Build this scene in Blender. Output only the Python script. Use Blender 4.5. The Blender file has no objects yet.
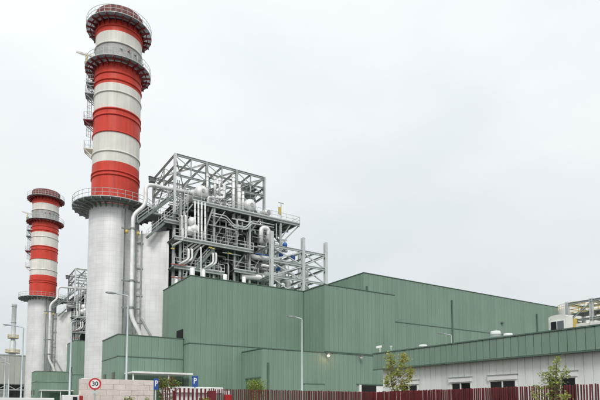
import bpy, math, random
from mathutils import Vector, Matrix
random.seed(7)
R = math.radians
scene = bpy.context.scene
col = scene.collection

# ------------------------------------------------------------------ camera
EYE = 1.5
YAW, PITCH, FPX, CY = R(33.05), R(4.23), 528.36, 368.02      # fitted on a 600x400 grid
cd = bpy.data.cameras.new('camera')
cd.sensor_width = 36.0
cd.lens = 36.0 * FPX / 600.0
cd.shift_y = (CY - 200.0) / 600.0
cd.clip_start = 0.1
cd.clip_end = 6000
cam = bpy.data.objects.new('camera', cd)
col.objects.link(cam)
cam.location = (0, 0, EYE)
cam.rotation_euler = (R(90) + PITCH, 0, -YAW)
scene.camera = cam

# ------------------------------------------------------------------ sky, sun, exposure
SUN_EL, SUN_AZ = R(42), R(214)      # azimuth clockwise from +Y: behind the camera
world = bpy.data.worlds.new('World')
scene.world = world
world.use_nodes = True
wn, wl = world.node_tree.nodes, world.node_tree.links
wn.clear()
w_out = wn.new('ShaderNodeOutputWorld')
sky = wn.new('ShaderNodeTexSky')
sky.sky_type = 'NISHITA'
sky.sun_disc = False
sky.sun_elevation = SUN_EL
sky.sun_rotation = SUN_AZ
bg_sky = wn.new('ShaderNodeBackground')
bg_sky.inputs['Strength'].default_value = 0.10
wl.new(sky.outputs[0], bg_sky.inputs['Color'])
tc = wn.new('ShaderNodeTexCoord')
mp = wn.new('ShaderNodeMapping')
mp.inputs['Scale'].default_value = (1.0, 1.0, 2.2)
wl.new(tc.outputs['Generated'], mp.inputs['Vector'])
nz = wn.new('ShaderNodeTexNoise')
nz.inputs['Scale'].default_value = 2.3
nz.inputs['Detail'].default_value = 5
nz.inputs['Roughness'].default_value = 0.5
wl.new(mp.outputs[0], nz.inputs['Vector'])
cr = wn.new('ShaderNodeValToRGB')
cr.color_ramp.elements[0].position = 0.30
cr.color_ramp.elements[0].color = (0.745, 0.79, 0.815, 1)
cr.color_ramp.elements[1].position = 0.66
cr.color_ramp.elements[1].color = (0.855, 0.888, 0.902, 1)
wl.new(nz.outputs['Fac'], cr.inputs['Fac'])
bg_cl = wn.new('ShaderNodeBackground')
# an overcast sky is brighter overhead than near the horizon
sx = wn.new('ShaderNodeSeparateXYZ')
wl.new(tc.outputs['Generated'], sx.inputs[0])
zm = wn.new('ShaderNodeMath')
zm.operation = 'MULTIPLY_ADD'
zm.use_clamp = False
wl.new(sx.outputs['Z'], zm.inputs[0])
zm.inputs[1].default_value = 0.54
zm.inputs[2].default_value = 0.755
zx = wn.new('ShaderNodeMath')
zx.operation = 'MAXIMUM'
wl.new(zm.outputs[0], zx.inputs[0])
zx.inputs[1].default_value = 0.755
wl.new(zx.outputs[0], bg_cl.inputs['Strength'])
wl.new(cr.outputs[0], bg_cl.inputs['Color'])
mx = wn.new('ShaderNodeMixShader')
mx.inputs[0].default_value = 0.94            # nearly closed cloud cover
wl.new(bg_sky.outputs[0], mx.inputs[1])
wl.new(bg_cl.outputs[0], mx.inputs[2])
wl.new(mx.outputs[0], w_out.inputs['Surface'])

sd = bpy.data.lights.new('sun', 'SUN')
sd.energy = 1.5
sd.angle = R(18)
sd.color = (1.0, 0.97, 0.93)
sun = bpy.data.objects.new('sun', sd)
col.objects.link(sun)
sdir = Vector((math.sin(SUN_AZ) * math.cos(SUN_EL), math.cos(SUN_AZ) * math.cos(SUN_EL), math.sin(SUN_EL)))
sun.rotation_euler = (-sdir).to_track_quat('-Z', 'Y').to_euler()
sun.location = sdir * 100
vs = scene.view_settings
vs.view_transform = 'Standard'
vs.look = 'None'
vs.gamma = 1.0
vs.exposure = 0.21
vs.use_curve_mapping = False

# ------------------------------------------------------------------ pixel helpers (600x400 grid)
_s, _c = math.sin(YAW), math.cos(YAW)
FW = Vector((_s * math.cos(PITCH), _c * math.cos(PITCH), math.sin(PITCH)))
RT = Vector((_c, -_s, 0))
UP = RT.cross(FW)
ORG = Vector((0, 0, EYE))
def ray(x, y): return FW + RT * ((x - 300) / FPX) + UP * ((CY - y) / FPX)
def onY(x, y, Y): r = ray(x, y); return ORG + r * (Y / r.y)
def onX(x, y, X): r = ray(x, y); return ORG + r * (X / r.x)

# ------------------------------------------------------------------ materials
M = {}
def mat(name, rgb, rough=0.6, metal=0.0, var=0.12, scale=1.5, streak=0.0, bump=0.0, bscale=12.0, rnd=0.0, spec=0.4, dirt=None, dirt_amt=0.0, dirt_scale=0.6, dstretch=None):
    m = bpy.data.materials.new(name)
    m.use_nodes = True
    nt = m.node_tree
    n, l = nt.nodes, nt.links
    b = n['Principled BSDF']
    b.inputs['Roughness'].default_value = rough
    b.inputs['Metallic'].default_value = metal
    b.inputs['Specular IOR Level'].default_value = spec
    geo = n.new('ShaderNodeNewGeometry')
    cur = n.new('ShaderNodeRGB')
    cur.outputs[0].default_value = (*rgb, 1)
    out = cur.outputs[0]
    def mult(fac_socket, lo, hi, src):
        mr = n.new('ShaderNodeMapRange')
        mr.inputs['From Min'].default_value = 0.3
        mr.inputs['From Max'].default_value = 0.7
        mr.inputs['To Min'].default_value = lo
        mr.inputs['To Max'].default_value = hi
        l.new(fac_socket, mr.inputs['Value'])
        vm = n.new('ShaderNodeVectorMath')
        vm.operation = 'SCALE'
        l.new(src, vm.inputs[0])
        l.new(mr.outputs[0], vm.inputs['Scale'])
        return vm.outputs[0]
    if var:
        t = n.new('ShaderNodeTexNoise')
        t.inputs['Scale'].default_value = scale
        t.inputs['Detail'].default_value = 5
        l.new(geo.outputs['Position'], t.inputs['Vector'])
        out = mult(t.outputs['Fac'], 1 - var, 1 + var, out)
    if streak:
        mpn = n.new('ShaderNodeMapping')
        mpn.inputs['Scale'].default_value = (2.2, 2.2, 0.12)
        l.new(geo.outputs['Position'], mpn.inputs['Vector'])
        t = n.new('ShaderNodeTexNoise')
        t.inputs['Scale'].default_value = 1.0
        t.inputs['Detail'].default_value = 4
        l.new(mpn.outputs[0], t.inputs['Vector'])
        out = mult(t.outputs['Fac'], 1 - streak, 1 + streak * 0.6, out)
    if rnd:
        oi = n.new('ShaderNodeObjectInfo')
        mr = n.new('ShaderNodeMapRange')
        mr.inputs['To Min'].default_value = 1 - rnd
        mr.inputs['To Max'].default_value = 1 + rnd
        l.new(oi.outputs['Random'], mr.inputs['Value'])
        vm = n.new('ShaderNodeVectorMath')
        vm.operation = 'SCALE'
        l.new(out, vm.inputs[0])
        l.new(mr.outputs[0], vm.inputs['Scale'])
        out = vm.outputs[0]
    if dirt:
        t = n.new('ShaderNodeTexNoise')
        t.inputs['Scale'].default_value = dirt_scale
        t.inputs['Detail'].default_value = 8
        t.inputs['Roughness'].default_value = 0.65
        if dstretch:
            md = n.new('ShaderNodeMapping')
            md.inputs['Scale'].default_value = (1, 1, dstretch)
            l.new(geo.outputs['Position'], md.inputs['Vector'])
            l.new(md.outputs[0], t.inputs['Vector'])
        else:
            l.new(geo.outputs['Position'], t.inputs['Vector'])
        mr = n.new('ShaderNodeMapRange')
        mr.inputs['From Min'].default_value = 0.52
        mr.inputs['From Max'].default_value = 0.75
        mr.inputs['To Max'].default_value = dirt_amt
        l.new(t.outputs['Fac'], mr.inputs['Value'])
        mixc = n.new('ShaderNodeMix')
        mixc.data_type = 'RGBA'
        l.new(mr.outputs[0], mixc.inputs[0])
        l.new(out, mixc.inputs[6])
        mixc.inputs[7].default_value = (*dirt, 1)
        out = mixc.outputs[2]
    l.new(out, b.inputs['Base Color'])
    if bump:
        t = n.new('ShaderNodeTexNoise')
        t.inputs['Scale'].default_value = bscale
        t.inputs['Detail'].default_value = 4
        l.new(geo.outputs['Position'], t.inputs['Vector'])
        bp = n.new('ShaderNodeBump')
        bp.inputs['Strength'].default_value = bump
        bp.inputs['Distance'].default_value = 0.05
        l.new(t.outputs['Fac'], bp.inputs['Height'])
        l.new(bp.outputs[0], b.inputs['Normal'])
    M[name] = m
    return m

mat('green_cladding', (0.192, 0.282, 0.216), 0.5, 0, 0.05, 0.25, streak=0.055, rnd=0.04, spec=0.35, dirt=(0.13, 0.17, 0.13), dirt_amt=0.22, dirt_scale=1.0, dstretch=0.10)
mat('green_trim', (0.088, 0.14, 0.105), 0.5, 0, 0.06, 1.0)
mat('green_door', (0.085, 0.17, 0.105), 0.5, 0, 0.06, 1.0)
mat('white_cladding', (0.76, 0.78, 0.745), 0.5, 0, 0.05, 0.5, streak=0.07, rnd=0.03)
mat('stack_red', (0.62, 0.060, 0.038), 0.45, 0, 0.08, 0.5, streak=0.12, dirt=(0.27, 0.05, 0.04), dirt_amt=0.7, dirt_scale=1.6, dstretch=0.12, spec=0.25)
mat('stack_cream', (0.75, 0.715, 0.65), 0.5, 0, 0.06, 0.5, streak=0.10, dirt=(0.46, 0.41, 0.34), dirt_amt=0.45, dirt_scale=1.6, dstretch=0.12, spec=0.25)
mat('stack_grey', (0.40, 0.40, 0.375), 0.6, 0, 0.15, 0.9, streak=0.15)
mat('bracket_red', (0.21, 0.022, 0.024), 0.5, 0, 0.15, 1.0)
mat('rim_brown', (0.20, 0.065, 0.055), 0.6, 0, 0.3, 1.2, streak=0.3)
mat('grating', (0.22, 0.245, 0.255), 0.6, 0.2, 0.25, 2.5)
mat('deck_green', (0.19, 0.225, 0.21), 0.6, 0.2, 0.25, 1.5)
mat('galv', (0.40, 0.435, 0.415), 0.5, 0.25, 0.15, 1.2, streak=0.1, rnd=0.12)
mat('galv_light', (0.58, 0.61, 0.60), 0.5, 0.2, 0.1, 1.2, rnd=0.06)
mat('galv_dark', (0.21, 0.24, 0.23), 0.55, 0.25, 0.2, 1.2, rnd=0.15)
mat('casing', (0.125, 0.14, 0.138), 0.6, 0.2, 0.25, 0.4, streak=0.25)
mat('pipe_white', (0.80, 0.80, 0.785), 0.4, 0.15, 0.10, 0.8, streak=0.12, rnd=0.06, dirt=(0.33, 0.31, 0.28), dirt_amt=0.5)
mat('pipe_grey', (0.34, 0.36, 0.355), 0.45, 0.3, 0.15, 0.8, rnd=0.12)
mat('rust_red', (0.36, 0.07, 0.05), 0.6, 0, 0.2, 2)
mat('valve_blue', (0.03, 0.12, 0.38), 0.4, 0, 0.1, 2)
mat('safety_yellow', (0.62, 0.46, 0.12), 0.5, 0, 0.15, 2)
mat('fence_red', (0.135, 0.016, 0.019), 0.5, 0, 0.15, 2.0, rnd=0.18)
mat('stone', (0.71, 0.635, 0.585), 0.8, 0, 0.08, 3.0, rnd=0.05, bump=0.3, bscale=25, spec=0.2)
mat('mortar', (0.58, 0.52, 0.48), 0.9, 0, 0.1, 6)
mat('white_paint', (0.78, 0.78, 0.76), 0.5, 0, 0.06, 1.5, streak=0.06)
mat('beige_wall', (0.42, 0.445, 0.40), 0.7, 0, 0.05, 0.3, streak=0.06, rnd=0.03)
mat('beige_roof_box', (0.66, 0.645, 0.60), 0.7, 0, 0.08, 1.0)
mat('glass_dark', (0.010, 0.011, 0.012), 0.12, 0, 0.0, spec=0.22)
mat('glass_grey', (0.10, 0.115, 0.13), 0.1, 0, 0.0, spec=0.6)
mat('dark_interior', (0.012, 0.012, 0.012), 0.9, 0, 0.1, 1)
mat('lamp_post', (0.47, 0.53, 0.55), 0.45, 0.3, 0.06, 1)
mat('lamp_head', (0.16, 0.175, 0.18), 0.5, 0.2, 0.06, 1)
mat('sign_white', (0.80, 0.80, 0.80), 0.45, 0, 0.03, 3)
mat('sign_red', (0.55, 0.03, 0.04), 0.45, 0, 0.05, 3)
mat('sign_black', (0.015, 0.015, 0.018), 0.5, 0, 0.0)
mat('sign_blue', (0.025, 0.085, 0.30), 0.45, 0, 0.06, 3)
mat('bright_red', (0.38, 0.018, 0.02), 0.45, 0, 0.06, 3)
mat('brown_window', (0.12, 0.085, 0.06), 0.4, 0, 0.1, 3)
mat('bark', (0.13, 0.10, 0.075), 0.9, 0, 0.25, 8, bump=0.5, bscale=30)
mat('leaf_olive', (0.40, 0.42, 0.10), 0.6, 0, 0.3, 3.0, rnd=0.0, spec=0.25)
mat('leaf_brown', (0.40, 0.31, 0.10), 0.6, 0, 0.3, 3.0, spec=0.25)
mat('leaf_fresh', (0.33, 0.39, 0.11), 0.55, 0, 0.3, 3.0, spec=0.3)
mat('leaf_shrub', (0.20, 0.26, 0.06), 0.6, 0, 0.4, 4.0, spec=0.25)
mat('leaf_red', (0.20, 0.07, 0.04), 0.6, 0, 0.4, 4.0, spec=0.25)
mat('asphalt', (0.052, 0.052, 0.054), 0.9, 0, 0.25, 0.6, bump=0.4, bscale=60, spec=0.25)
mat('road', (0.042, 0.042, 0.044), 0.9, 0, 0.2, 1.2, bump=0.4, bscale=60, spec=0.25)
mat('concrete', (0.32, 0.31, 0.29), 0.85, 0, 0.12, 0.8, bump=0.3, bscale=30, spec=0.2)
mat('soil', (0.10, 0.085, 0.055), 0.95, 0, 0.35, 1.5, bump=0.6, bscale=14, spec=0.1)
mat('marking', (0.75, 0.75, 0.73), 0.7, 0, 0.1, 3)

def translucent(name, amt=0.4):
    nt = M[name].node_tree
    b = nt.nodes['Principled BSDF']
    out = [n for n in nt.nodes if n.type == 'OUTPUT_MATERIAL'][0]
    t = nt.nodes.new('ShaderNodeBsdfTranslucent')
    src = b.inputs['Base Color'].links[0].from_socket
    nt.links.new(src, t.inputs['Color'])
    a = nt.nodes.new('ShaderNodeMixShader')
    a.inputs[0].default_value = amt
    nt.links.new(b.outputs[0], a.inputs[1])
    nt.links.new(t.outputs[0], a.inputs[2])
    nt.links.new(a.outputs[0], out.inputs['Surface'])
for nm in ('leaf_olive', 'leaf_brown', 'leaf_fresh', 'leaf_shrub', 'leaf_red'):
    translucent(nm)

def tile_mat(name, base, line, tw, th, var=0.06, dirt=0.35, seam=False):
    """aluminium cladding sheets, laid out on the UVs (metres)"""
    m = bpy.data.materials.new(name)
    m.use_nodes = True
    n, l = m.node_tree.nodes, m.node_tree.links
    b = n['Principled BSDF']
    b.inputs['Roughness'].default_value = 0.38
    b.inputs['Metallic'].default_value = 0.25
    uv = n.new('ShaderNodeUVMap')
    bt = n.new('ShaderNodeTexBrick')
    bt.offset = 0.0
    bt.squash = 1.0
    bt.inputs['Scale'].default_value = 1.0
    bt.inputs['Brick Width'].default_value = tw
    bt.inputs['Row Height'].default_value = th
    bt.inputs['Mortar Size'].default_value = 0.016
    bt.inputs['Mortar Smooth'].default_value = 0.35
    bt.inputs['Bias'].default_value = 0.0
    bt.inputs['Color1'].default_value = (*[c * (1 - var) for c in base], 1)
    bt.inputs['Color2'].default_value = (*[min(1, c * (1 + var)) for c in base], 1)
    bt.inputs['Mortar'].default_value = (*line, 1)
    l.new(uv.outputs[0], bt.inputs['Vector'])
    # streaks and stains
    mpn = n.new('ShaderNodeMapping')
    mpn.inputs['Scale'].default_value = (1.2, 0.10, 1)
    l.new(uv.outputs[0], mpn.inputs['Vector'])
    t = n.new('ShaderNodeTexNoise')
    t.inputs['Scale'].default_value = 1.0
    t.inputs['Detail'].default_value = 6
    l.new(mpn.outputs[0], t.inputs['Vector'])
    mr = n.new('ShaderNodeMapRange')
    mr.inputs['From Min'].default_value = 0.55
    mr.inputs['From Max'].default_value = 0.80
    mr.inputs['To Max'].default_value = dirt
    l.new(t.outputs['Fac'], mr.inputs['Value'])
    t2 = n.new('ShaderNodeTexNoise')
    t2.inputs['Scale'].default_value = 0.35
    t2.inputs['Detail'].default_value = 6
    l.new(uv.outputs[0], t2.inputs['Vector'])
    mr2 = n.new('ShaderNodeMapRange')
    mr2.inputs['From Min'].default_value = 0.3
    mr2.inputs['From Max'].default_value = 0.7
    mr2.inputs['To Min'].default_value = 0.88
    mr2.inputs['To Max'].default_value = 1.06
    l.new(t2.outputs['Fac'], mr2.inputs['Value'])
    vm = n.new('ShaderNodeVectorMath')
    vm.operation = 'SCALE'
    l.new(bt.outputs['Color'], vm.inputs[0])
    l.new(mr2.outputs[0], vm.inputs['Scale'])
    mixc = n.new('ShaderNodeMix')
    mixc.data_type = 'RGBA'
    l.new(mr.outputs[0], mixc.inputs[0])
    l.new(vm.outputs[0], mixc.inputs[6])
    mixc.inputs[7].default_value = (0.33, 0.30, 0.26, 1)
    colr = mixc.outputs[2]
    if seam:
        sp = n.new('ShaderNodeSeparateXYZ')
        l.new(uv.outputs[0], sp.inputs[0])
        m1 = n.new('ShaderNodeMapRange')
        m1.inputs['From Min'].default_value = 1.9
        m1.inputs['From Max'].default_value = 0.8
        l.new(sp.outputs['X'], m1.inputs['Value'])
        t3 = n.new('ShaderNodeTexNoise')
        t3.inputs['Scale'].default_value = 1.3
        t3.inputs['Detail'].default_value = 8
        t3.inputs['Roughness'].default_value = 0.7
        l.new(uv.outputs[0], t3.inputs['Vector'])
        m3 = n.new('ShaderNodeMapRange')
        m3.inputs['From Min'].default_value = 0.42
        m3.inputs['From Max'].default_value = 0.68
        l.new(t3.outputs['Fac'], m3.inputs['Value'])
        mm = n.new('ShaderNodeMath')
        mm.operation = 'MULTIPLY'
        l.new(m1.outputs[0], mm.inputs[0])
        l.new(m3.outputs[0], mm.inputs[1])
        mx2 = n.new('ShaderNodeMix')
        mx2.data_type = 'RGBA'
        l.new(mm.outputs[0], mx2.inputs[0])
        l.new(colr, mx2.inputs[6])
        mx2.inputs[7].default_value = (0.36, 0.33, 0.285, 1)
        colr = mx2.outputs[2]
    l.new(colr, b.inputs['Base Color'])
    bp = n.new('ShaderNodeBump')
    bp.inputs['Strength'].default_value = 0.3
    bp.inputs['Distance'].default_value = 0.03
    inv = n.new('ShaderNodeMath')
    inv.operation = 'SUBTRACT'
    inv.inputs[0].default_value = 1.0
    l.new(bt.outputs['Fac'], inv.inputs[1])
    add = n.new('ShaderNodeMath')
    add.operation = 'MULTIPLY_ADD'
    l.new(t2.outputs['Fac'], add.inputs[0])
    add.inputs[1].default_value = 1.5
    l.new(inv.outputs[0], add.inputs[2])
    l.new(add.outputs[0], bp.inputs['Height'])
    l.new(bp.outputs[0], b.inputs['Normal'])
    M[name] = m
tile_mat('tile_stack', (0.755, 0.75, 0.74), (0.60, 0.59, 0.575), 0.95, 0.62, var=0.025, dirt=0.25)
tile_mat('tile_duct', (0.765, 0.755, 0.74), (0.66, 0.645, 0.625), 1.3, 0.8, var=0.03, dirt=0.6, seam=True)

def emit_mat(name, rgb, strength):
    m = bpy.data.materials.new(name)
    m.use_nodes = True
    b = m.node_tree.nodes['Principled BSDF']
    b.inputs['Base Color'].default_value = (*rgb, 1)
    b.inputs['Emission Color'].default_value = (*rgb, 1)
    b.inputs['Emission Strength'].default_value = strength
    M[name] = m
emit_mat('lamp_glow', (1.0, 0.62, 0.38), 2.2)

# ------------------------------------------------------------------ object helpers
def tag(o, label=None, cat=None, group=None, kind=None):
    if label: o['label'] = label
    if cat: o['category'] = cat
    if group: o['group'] = group
    if kind: o['kind'] = kind
    return o
def empty(name, loc, label, cat, group=None):
    o = bpy.data.objects.new(name, None)
    col.objects.link(o)
    o.location = loc
    o.empty_display_size = 0.5
    return tag(o, label, cat, group)
def link(name, me, parent=None, loc=(0, 0, 0), rz=0.0):
    o = bpy.data.objects.new(name, me)
    col.objects.link(o)
    o.location = loc
    o.rotation_euler = (0, 0, rz)
    if parent: o.parent = parent
    return o
def copy_tree(o, parent=None):
    c = o.copy()
    col.objects.link(c)
    c.parent = parent
    for ch in list(o.children):
        copy_tree(ch, c)
    return c

class MB:
    """collects shapes in world coordinates; build() makes ONE mesh object, relative to its parent's location"""
    def __init__(s): s.v = []; s.f = []; s.uv = []; s.sm = []
    def poly(s, pts, uv=None, smooth=False):
        i = len(s.v); s.v += [tuple(p) for p in pts]
        s.f.append(tuple(range(i, i + len(pts)))); s.uv.append(uv); s.sm.append(smooth)
    def faces(s, verts, faces, smooth=False):
        i = len(s.v); s.v += [tuple(p) for p in verts]
        for f in faces:
            s.f.append(tuple(i + k for k in f)); s.uv.append(None); s.sm.append(smooth)
        return s
    def box(s, a, b):
        x0, y0, z0 = a; x1, y1, z1 = b
        return s.faces([(x0,y0,z0),(x1,y0,z0),(x1,y1,z0),(x0,y1,z0),(x0,y0,z1),(x1,y0,z1),(x1,y1,z1),(x0,y1,z1)],
            [(0,3,2,1),(4,5,6,7),(0,1,5,4),(1,2,6,5),(2,3,7,6),(3,0,4,7)])
    def bbox(s, a, b, e=0.02):
        """box with chamfered vertical and top edges"""
        x0, y0, z0 = a; x1, y1, z1 = b
        o = [(x0+e,y0),(x1-e,y0),(x1,y0+e),(x1,y1-e),(x1-e,y1),(x0+e,y1),(x0,y1-e),(x0,y0+e)]
        t = [(x0+2*e,y0+e),(x1-2*e,y0+e),(x1-e,y0+2*e),(x1-e,y1-2*e),(x1-2*e,y1-e),(x0+2*e,y1-e),(x0+e,y1-2*e),(x0+e,y0+2*e)]
        v = [(p[0],p[1],z0) for p in o] + [(p[0],p[1],z1-e) for p in o] + [(p[0],p[1],z1) for p in t]
        fs = [tuple(range(7,-1,-1)), tuple(range(16,24))]
        for k in range(8):
            q = (k+1) % 8
            fs += [(k,q,8+q,8+k), (8+k,8+q,16+q,16+k)]
        return s.faces(v, fs)
    def frame(s, p0, p1):
        p0, p1 = Vector(p0), Vector(p1)
        d = (p1 - p0).normalized()
        u = Vector((0, 0, 1)) if abs(d.z) < 0.95 else Vector((0, 1, 0))
        a = d.cross(u).normalized()
        return p0, p1, d, a, a.cross(d).normalized()
    def prism(s, p0, p1, prof, smooth=False):
        p0, p1, d, a, b = s.frame(p0, p1)
        n = len(prof)
        v = [p0 + a*x + b*y for x, y in prof] + [p1 + a*x + b*y for x, y in prof]
        i = len(s.v); s.v += [tuple(q) for q in v]
        for k in range(n):
            q = (k+1) % n
            s.f.append((i+k, i+q, i+n+q, i+n+k)); s.uv.append(None); s.sm.append(smooth)
        s.f.append(tuple(i+k for k in range(n-1,-1,-1))); s.uv.append(None); s.sm.append(False)
        s.f.append(tuple(i+n+k for k in range(n))); s.uv.append(None); s.sm.append(False)
        return s
    def bar(s, p0, p1, w, h=None):
        h = h or w
        return s.prism(p0, p1, [(-w/2,-h/2),(w/2,-h/2),(w/2,h/2),(-w/2,h/2)])
    def ibeam(s, p0, p1, w, h, t=None):
        t = t or 0.12 * max(w, h); k = t * 0.45
        return s.prism(p0, p1, [(-w/2,-h/2),(w/2,-h/2),(w/2,-h/2+t),(k,-h/2+t),(k,h/2-t),(w/2,h/2-t),(w/2,h/2),(-w/2,h/2),(-w/2,h/2-t),(-k,h/2-t),(-k,-h/2+t),(-w/2,-h/2+t)])
    def tube(s, p0, p1, r, n=10):
        return s.prism(p0, p1, [(r*math.cos(2*math.pi*k/n), r*math.sin(2*math.pi*k/n)) for k in range(n)], True)
    def pipe(s, pts, r, n=10, bend=None):
        """tube along a polyline with rounded elbows"""
        pts = [Vector(p) for p in pts]
        bend = bend or r * 2.2
        path = [pts[0]]
        for i in range(1, len(pts)-1):
            a, b, c = pts[i-1], pts[i], pts[i+1]
            da, dc = (a-b), (c-b)
            k = min(bend, da.length*0.45, dc.length*0.45)
            q0, q1 = b + da.normalized()*k, b + dc.normalized()*k
            for j in range(6):
                t = j/5
                path.append(q0*(1-t)**2 + b*2*t*(1-t) + q1*t*t)
        path.append(pts[-1])
        i0 = len(s.v)
        nrm = None
        for i, p in enumerate(path):
            d = (path[min(i+1,len(path)-1)] - path[max(i-1,0)]).normalized()
            if nrm is None:
                u = Vector((0,0,1)) if abs(d.z) < 0.9 else Vector((0,1,0))
                nrm = d.cross(u).normalized()
            else:
                nrm = (nrm - d*nrm.dot(d)).normalized()
            bn = d.cross(nrm)
            for k in range(n):
                a = 2*math.pi*k/n
                s.v.append(tuple(p + nrm*r*math.cos(a) + bn*r*math.sin(a)))
        for i in range(len(path)-1):
            for k in range(n):
                q = (k+1) % n
                s.f.append((i0+i*n+k, i0+i*n+q, i0+(i+1)*n+q, i0+(i+1)*n+k)); s.uv.append(None); s.sm.append(True)
        s.f.append(tuple(i0+k for k in range(n-1,-1,-1))); s.uv.append(None); s.sm.append(False)
        e = i0+(len(path)-1)*n
        s.f.append(tuple(e+k for k in range(n))); s.uv.append(None); s.sm.append(False)
        return s
    def lathe(s, c, prof, n=48, caps=False, arc=None):
        """prof: list of (r, z) around the vertical axis at c=(x,y); UVs in metres"""
        a0, a1 = arc or (0, 2*math.pi)
        i0 = len(s.v)
        cols = n + 1
        for r, z in prof:
            for k in range(cols):
                a = a0 + (a1-a0)*k/n
                s.v.append((c[0]+r*math.sin(a), c[1]-r*math.cos(a), z))
        rm = max(r for r, z in prof)
        ln = 0.0
        for i in range(len(prof)-1):
            dl = math.hypot(prof[i+1][0]-prof[i][0], prof[i+1][1]-prof[i][1])
            for k in range(n):
                u0, u1 = rm*(a1-a0)*k/n, rm*(a1-a0)*(k+1)/n
                s.f.append((i0+i*cols+k, i0+i*cols+k+1, i0+(i+1)*cols+k+1, i0+(i+1)*cols+k))
                s.uv.append([(u0, prof[i][1]),(u1, prof[i][1]),(u1, prof[i+1][1]),(u0, prof[i+1][1])])
                s.sm.append(True)
        return s
    def build(s, name, m, parent=None, kind=None):
        off = parent.matrix_world.translation if False else Vector((0,0,0))
        p = parent
        while p is not None:
            off = off + Vector(p.location); p = p.parent
        me = bpy.data.meshes.new(name)
        me.from_pydata([tuple(Vector(v) - off) for v in s.v], [], s.f)
        if any(u is not None for u in s.uv):
            ul = me.uv_layers.new(name='UVMap')
            for pl, u in zip(me.polygons, s.uv):
                if u:
                    for li, q in zip(pl.loop_indices, u): ul.data[li].uv = q
        me.polygons.foreach_set('use_smooth', s.sm)
        me.materials.append(M[m])
        me.update()
        o = link(name, me, parent)
        if kind: o['kind'] = kind
        return o

def text_mesh(body, size, depth=0.004, sx=1.0):
    cu = bpy.data.curves.new('t', 'FONT')
    cu.body = body; cu.size = size; cu.extrude = depth; cu.align_x = 'CENTER'; cu.align_y = 'CENTER'
    cu.offset = size * 0.02
    o = bpy.data.objects.new('t', cu)
    col.objects.link(o)
    dg = bpy.context.evaluated_depsgraph_get()
    me = bpy.data.meshes.new_from_object(o.evaluated_get(dg))
    bpy.data.objects.remove(o)
    for v in me.vertices: v.co.x *= sx
    return me

# ------------------------------------------------------------------ setting: ground, roads, pavement
def sheet(name, x0, x1, y0, y1, z, m):
    o = MB().poly([(x0,y0,z),(x1,y0,z),(x1,y1,z),(x0,y1,z)]) or None
def flat(name, x0, x1, y0, y1, z, m):
    mb = MB(); mb.poly([(x0,y0,z),(x1,y0,z),(x1,y1,z),(x0,y1,z)])
    o = mb.build(name, m); o['kind'] = 'structure'; return o
flat('ground', -2500, 2500, -2500, 2500, 0.0, 'asphalt')
flat('road', -300, 14.0, 4.0, 13.0, 0.004, 'road')
flat('road', 6.0, 14.0, -300, 4.0, 0.004, 'road')
for k in range(12):
    flat('road_marking', -60 + k*5.5, -57.5 + k*5.5, 8.42, 8.58, 0.008, 'marking')
def slab(name, x0, x1, y0, y1, z, m):
    o = MB().bbox((x0,y0,-0.05), (x1,y1,z), 0.015).build(name, m); o['kind'] = 'structure'; return o
slab('pavement', -80, 14.2, 13.2, 19.5, 0.12, 'concrete')
slab('kerb', -80, 14.2, 13.0, 13.195, 0.13, 'galv_light')
slab('pavement', 14.4, 18.4, -80, 19.5, 0.12, 'concrete')
slab('kerb', 14.205, 14.395, -80, 13.0, 0.13, 'galv_light')
slab('planting_bed', -80, 19.5, 19.7, 22.6, 0.10, 'soil')
slab('planting_bed', 18.6, 19.6, -80, 19.5, 0.10, 'soil')
slab('planting_bed', 20.6, 24.6, -40, 28.5, 0.08, 'soil')
slab('yard_apron', -60, 140, 29.5, 290, 0.06, 'concrete')

# ------------------------------------------------------------------ clad buildings
_panel = {}
def panel_mesh(w, h, m, t=0.035, e=0.012):
    key = (round(w,4), round(h,4), m, t)
    if key not in _panel:
        me = bpy.data.meshes.new('panel')
        xs_ = [(0, 0), (e, t)]
        if w > 0.5:
            for k in (1, 2):
                c0 = w*k/3
                xs_ += [(c0-0.035, t), (c0-0.015, t+0.018), (c0+0.015, t+0.018), (c0+0.035, t)]
        xs_ += [(w-e, t), (w, 0)]
        v = [(x, -d, 0 if d == 0 else e) for x, d in xs_] + [(x, -d, h if d == 0 else h-e) for x, d in xs_]
        n = len(xs_)
        f = [(k, k+1, n+k+1, n+k) for k in range(n-1)]
        f += [tuple([0] + [n-1] + list(range(n-2, 0, -1))), tuple([n] + list(range(n+1, 2*n)))]
        me.from_pydata(v, [], f)
        me.materials.append(M[m])
        _panel[key] = me
    return _panel[key]
def clad(root, face, a0, a1, fixed, z0, z1, pw, m, gap=0.018, skip=()):
    """face 'F': plane y=fixed facing -Y, panels along x; 'L': plane x=fixed facing -X, panels along y"""
    n = max(1, round(abs(a1-a0)/pw)); w = (a1-a0)/n
    rl = Vector(root.location)
    for k in range(n):
        p0 = a0 + w*k
        if any(s0 < p0 + w*0.5 < s1 and z1 <= sz for s0, s1, sz in skip): continue
        me = panel_mesh(w-gap, z1-z0, m)
        if face == 'F': link('panel', me, root, Vector((p0+gap/2, fixed, z0)) - rl)
        else: link('panel', me, root, Vector((fixed, p0+w-gap/2, z0)) - rl, -math.pi/2)
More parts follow.
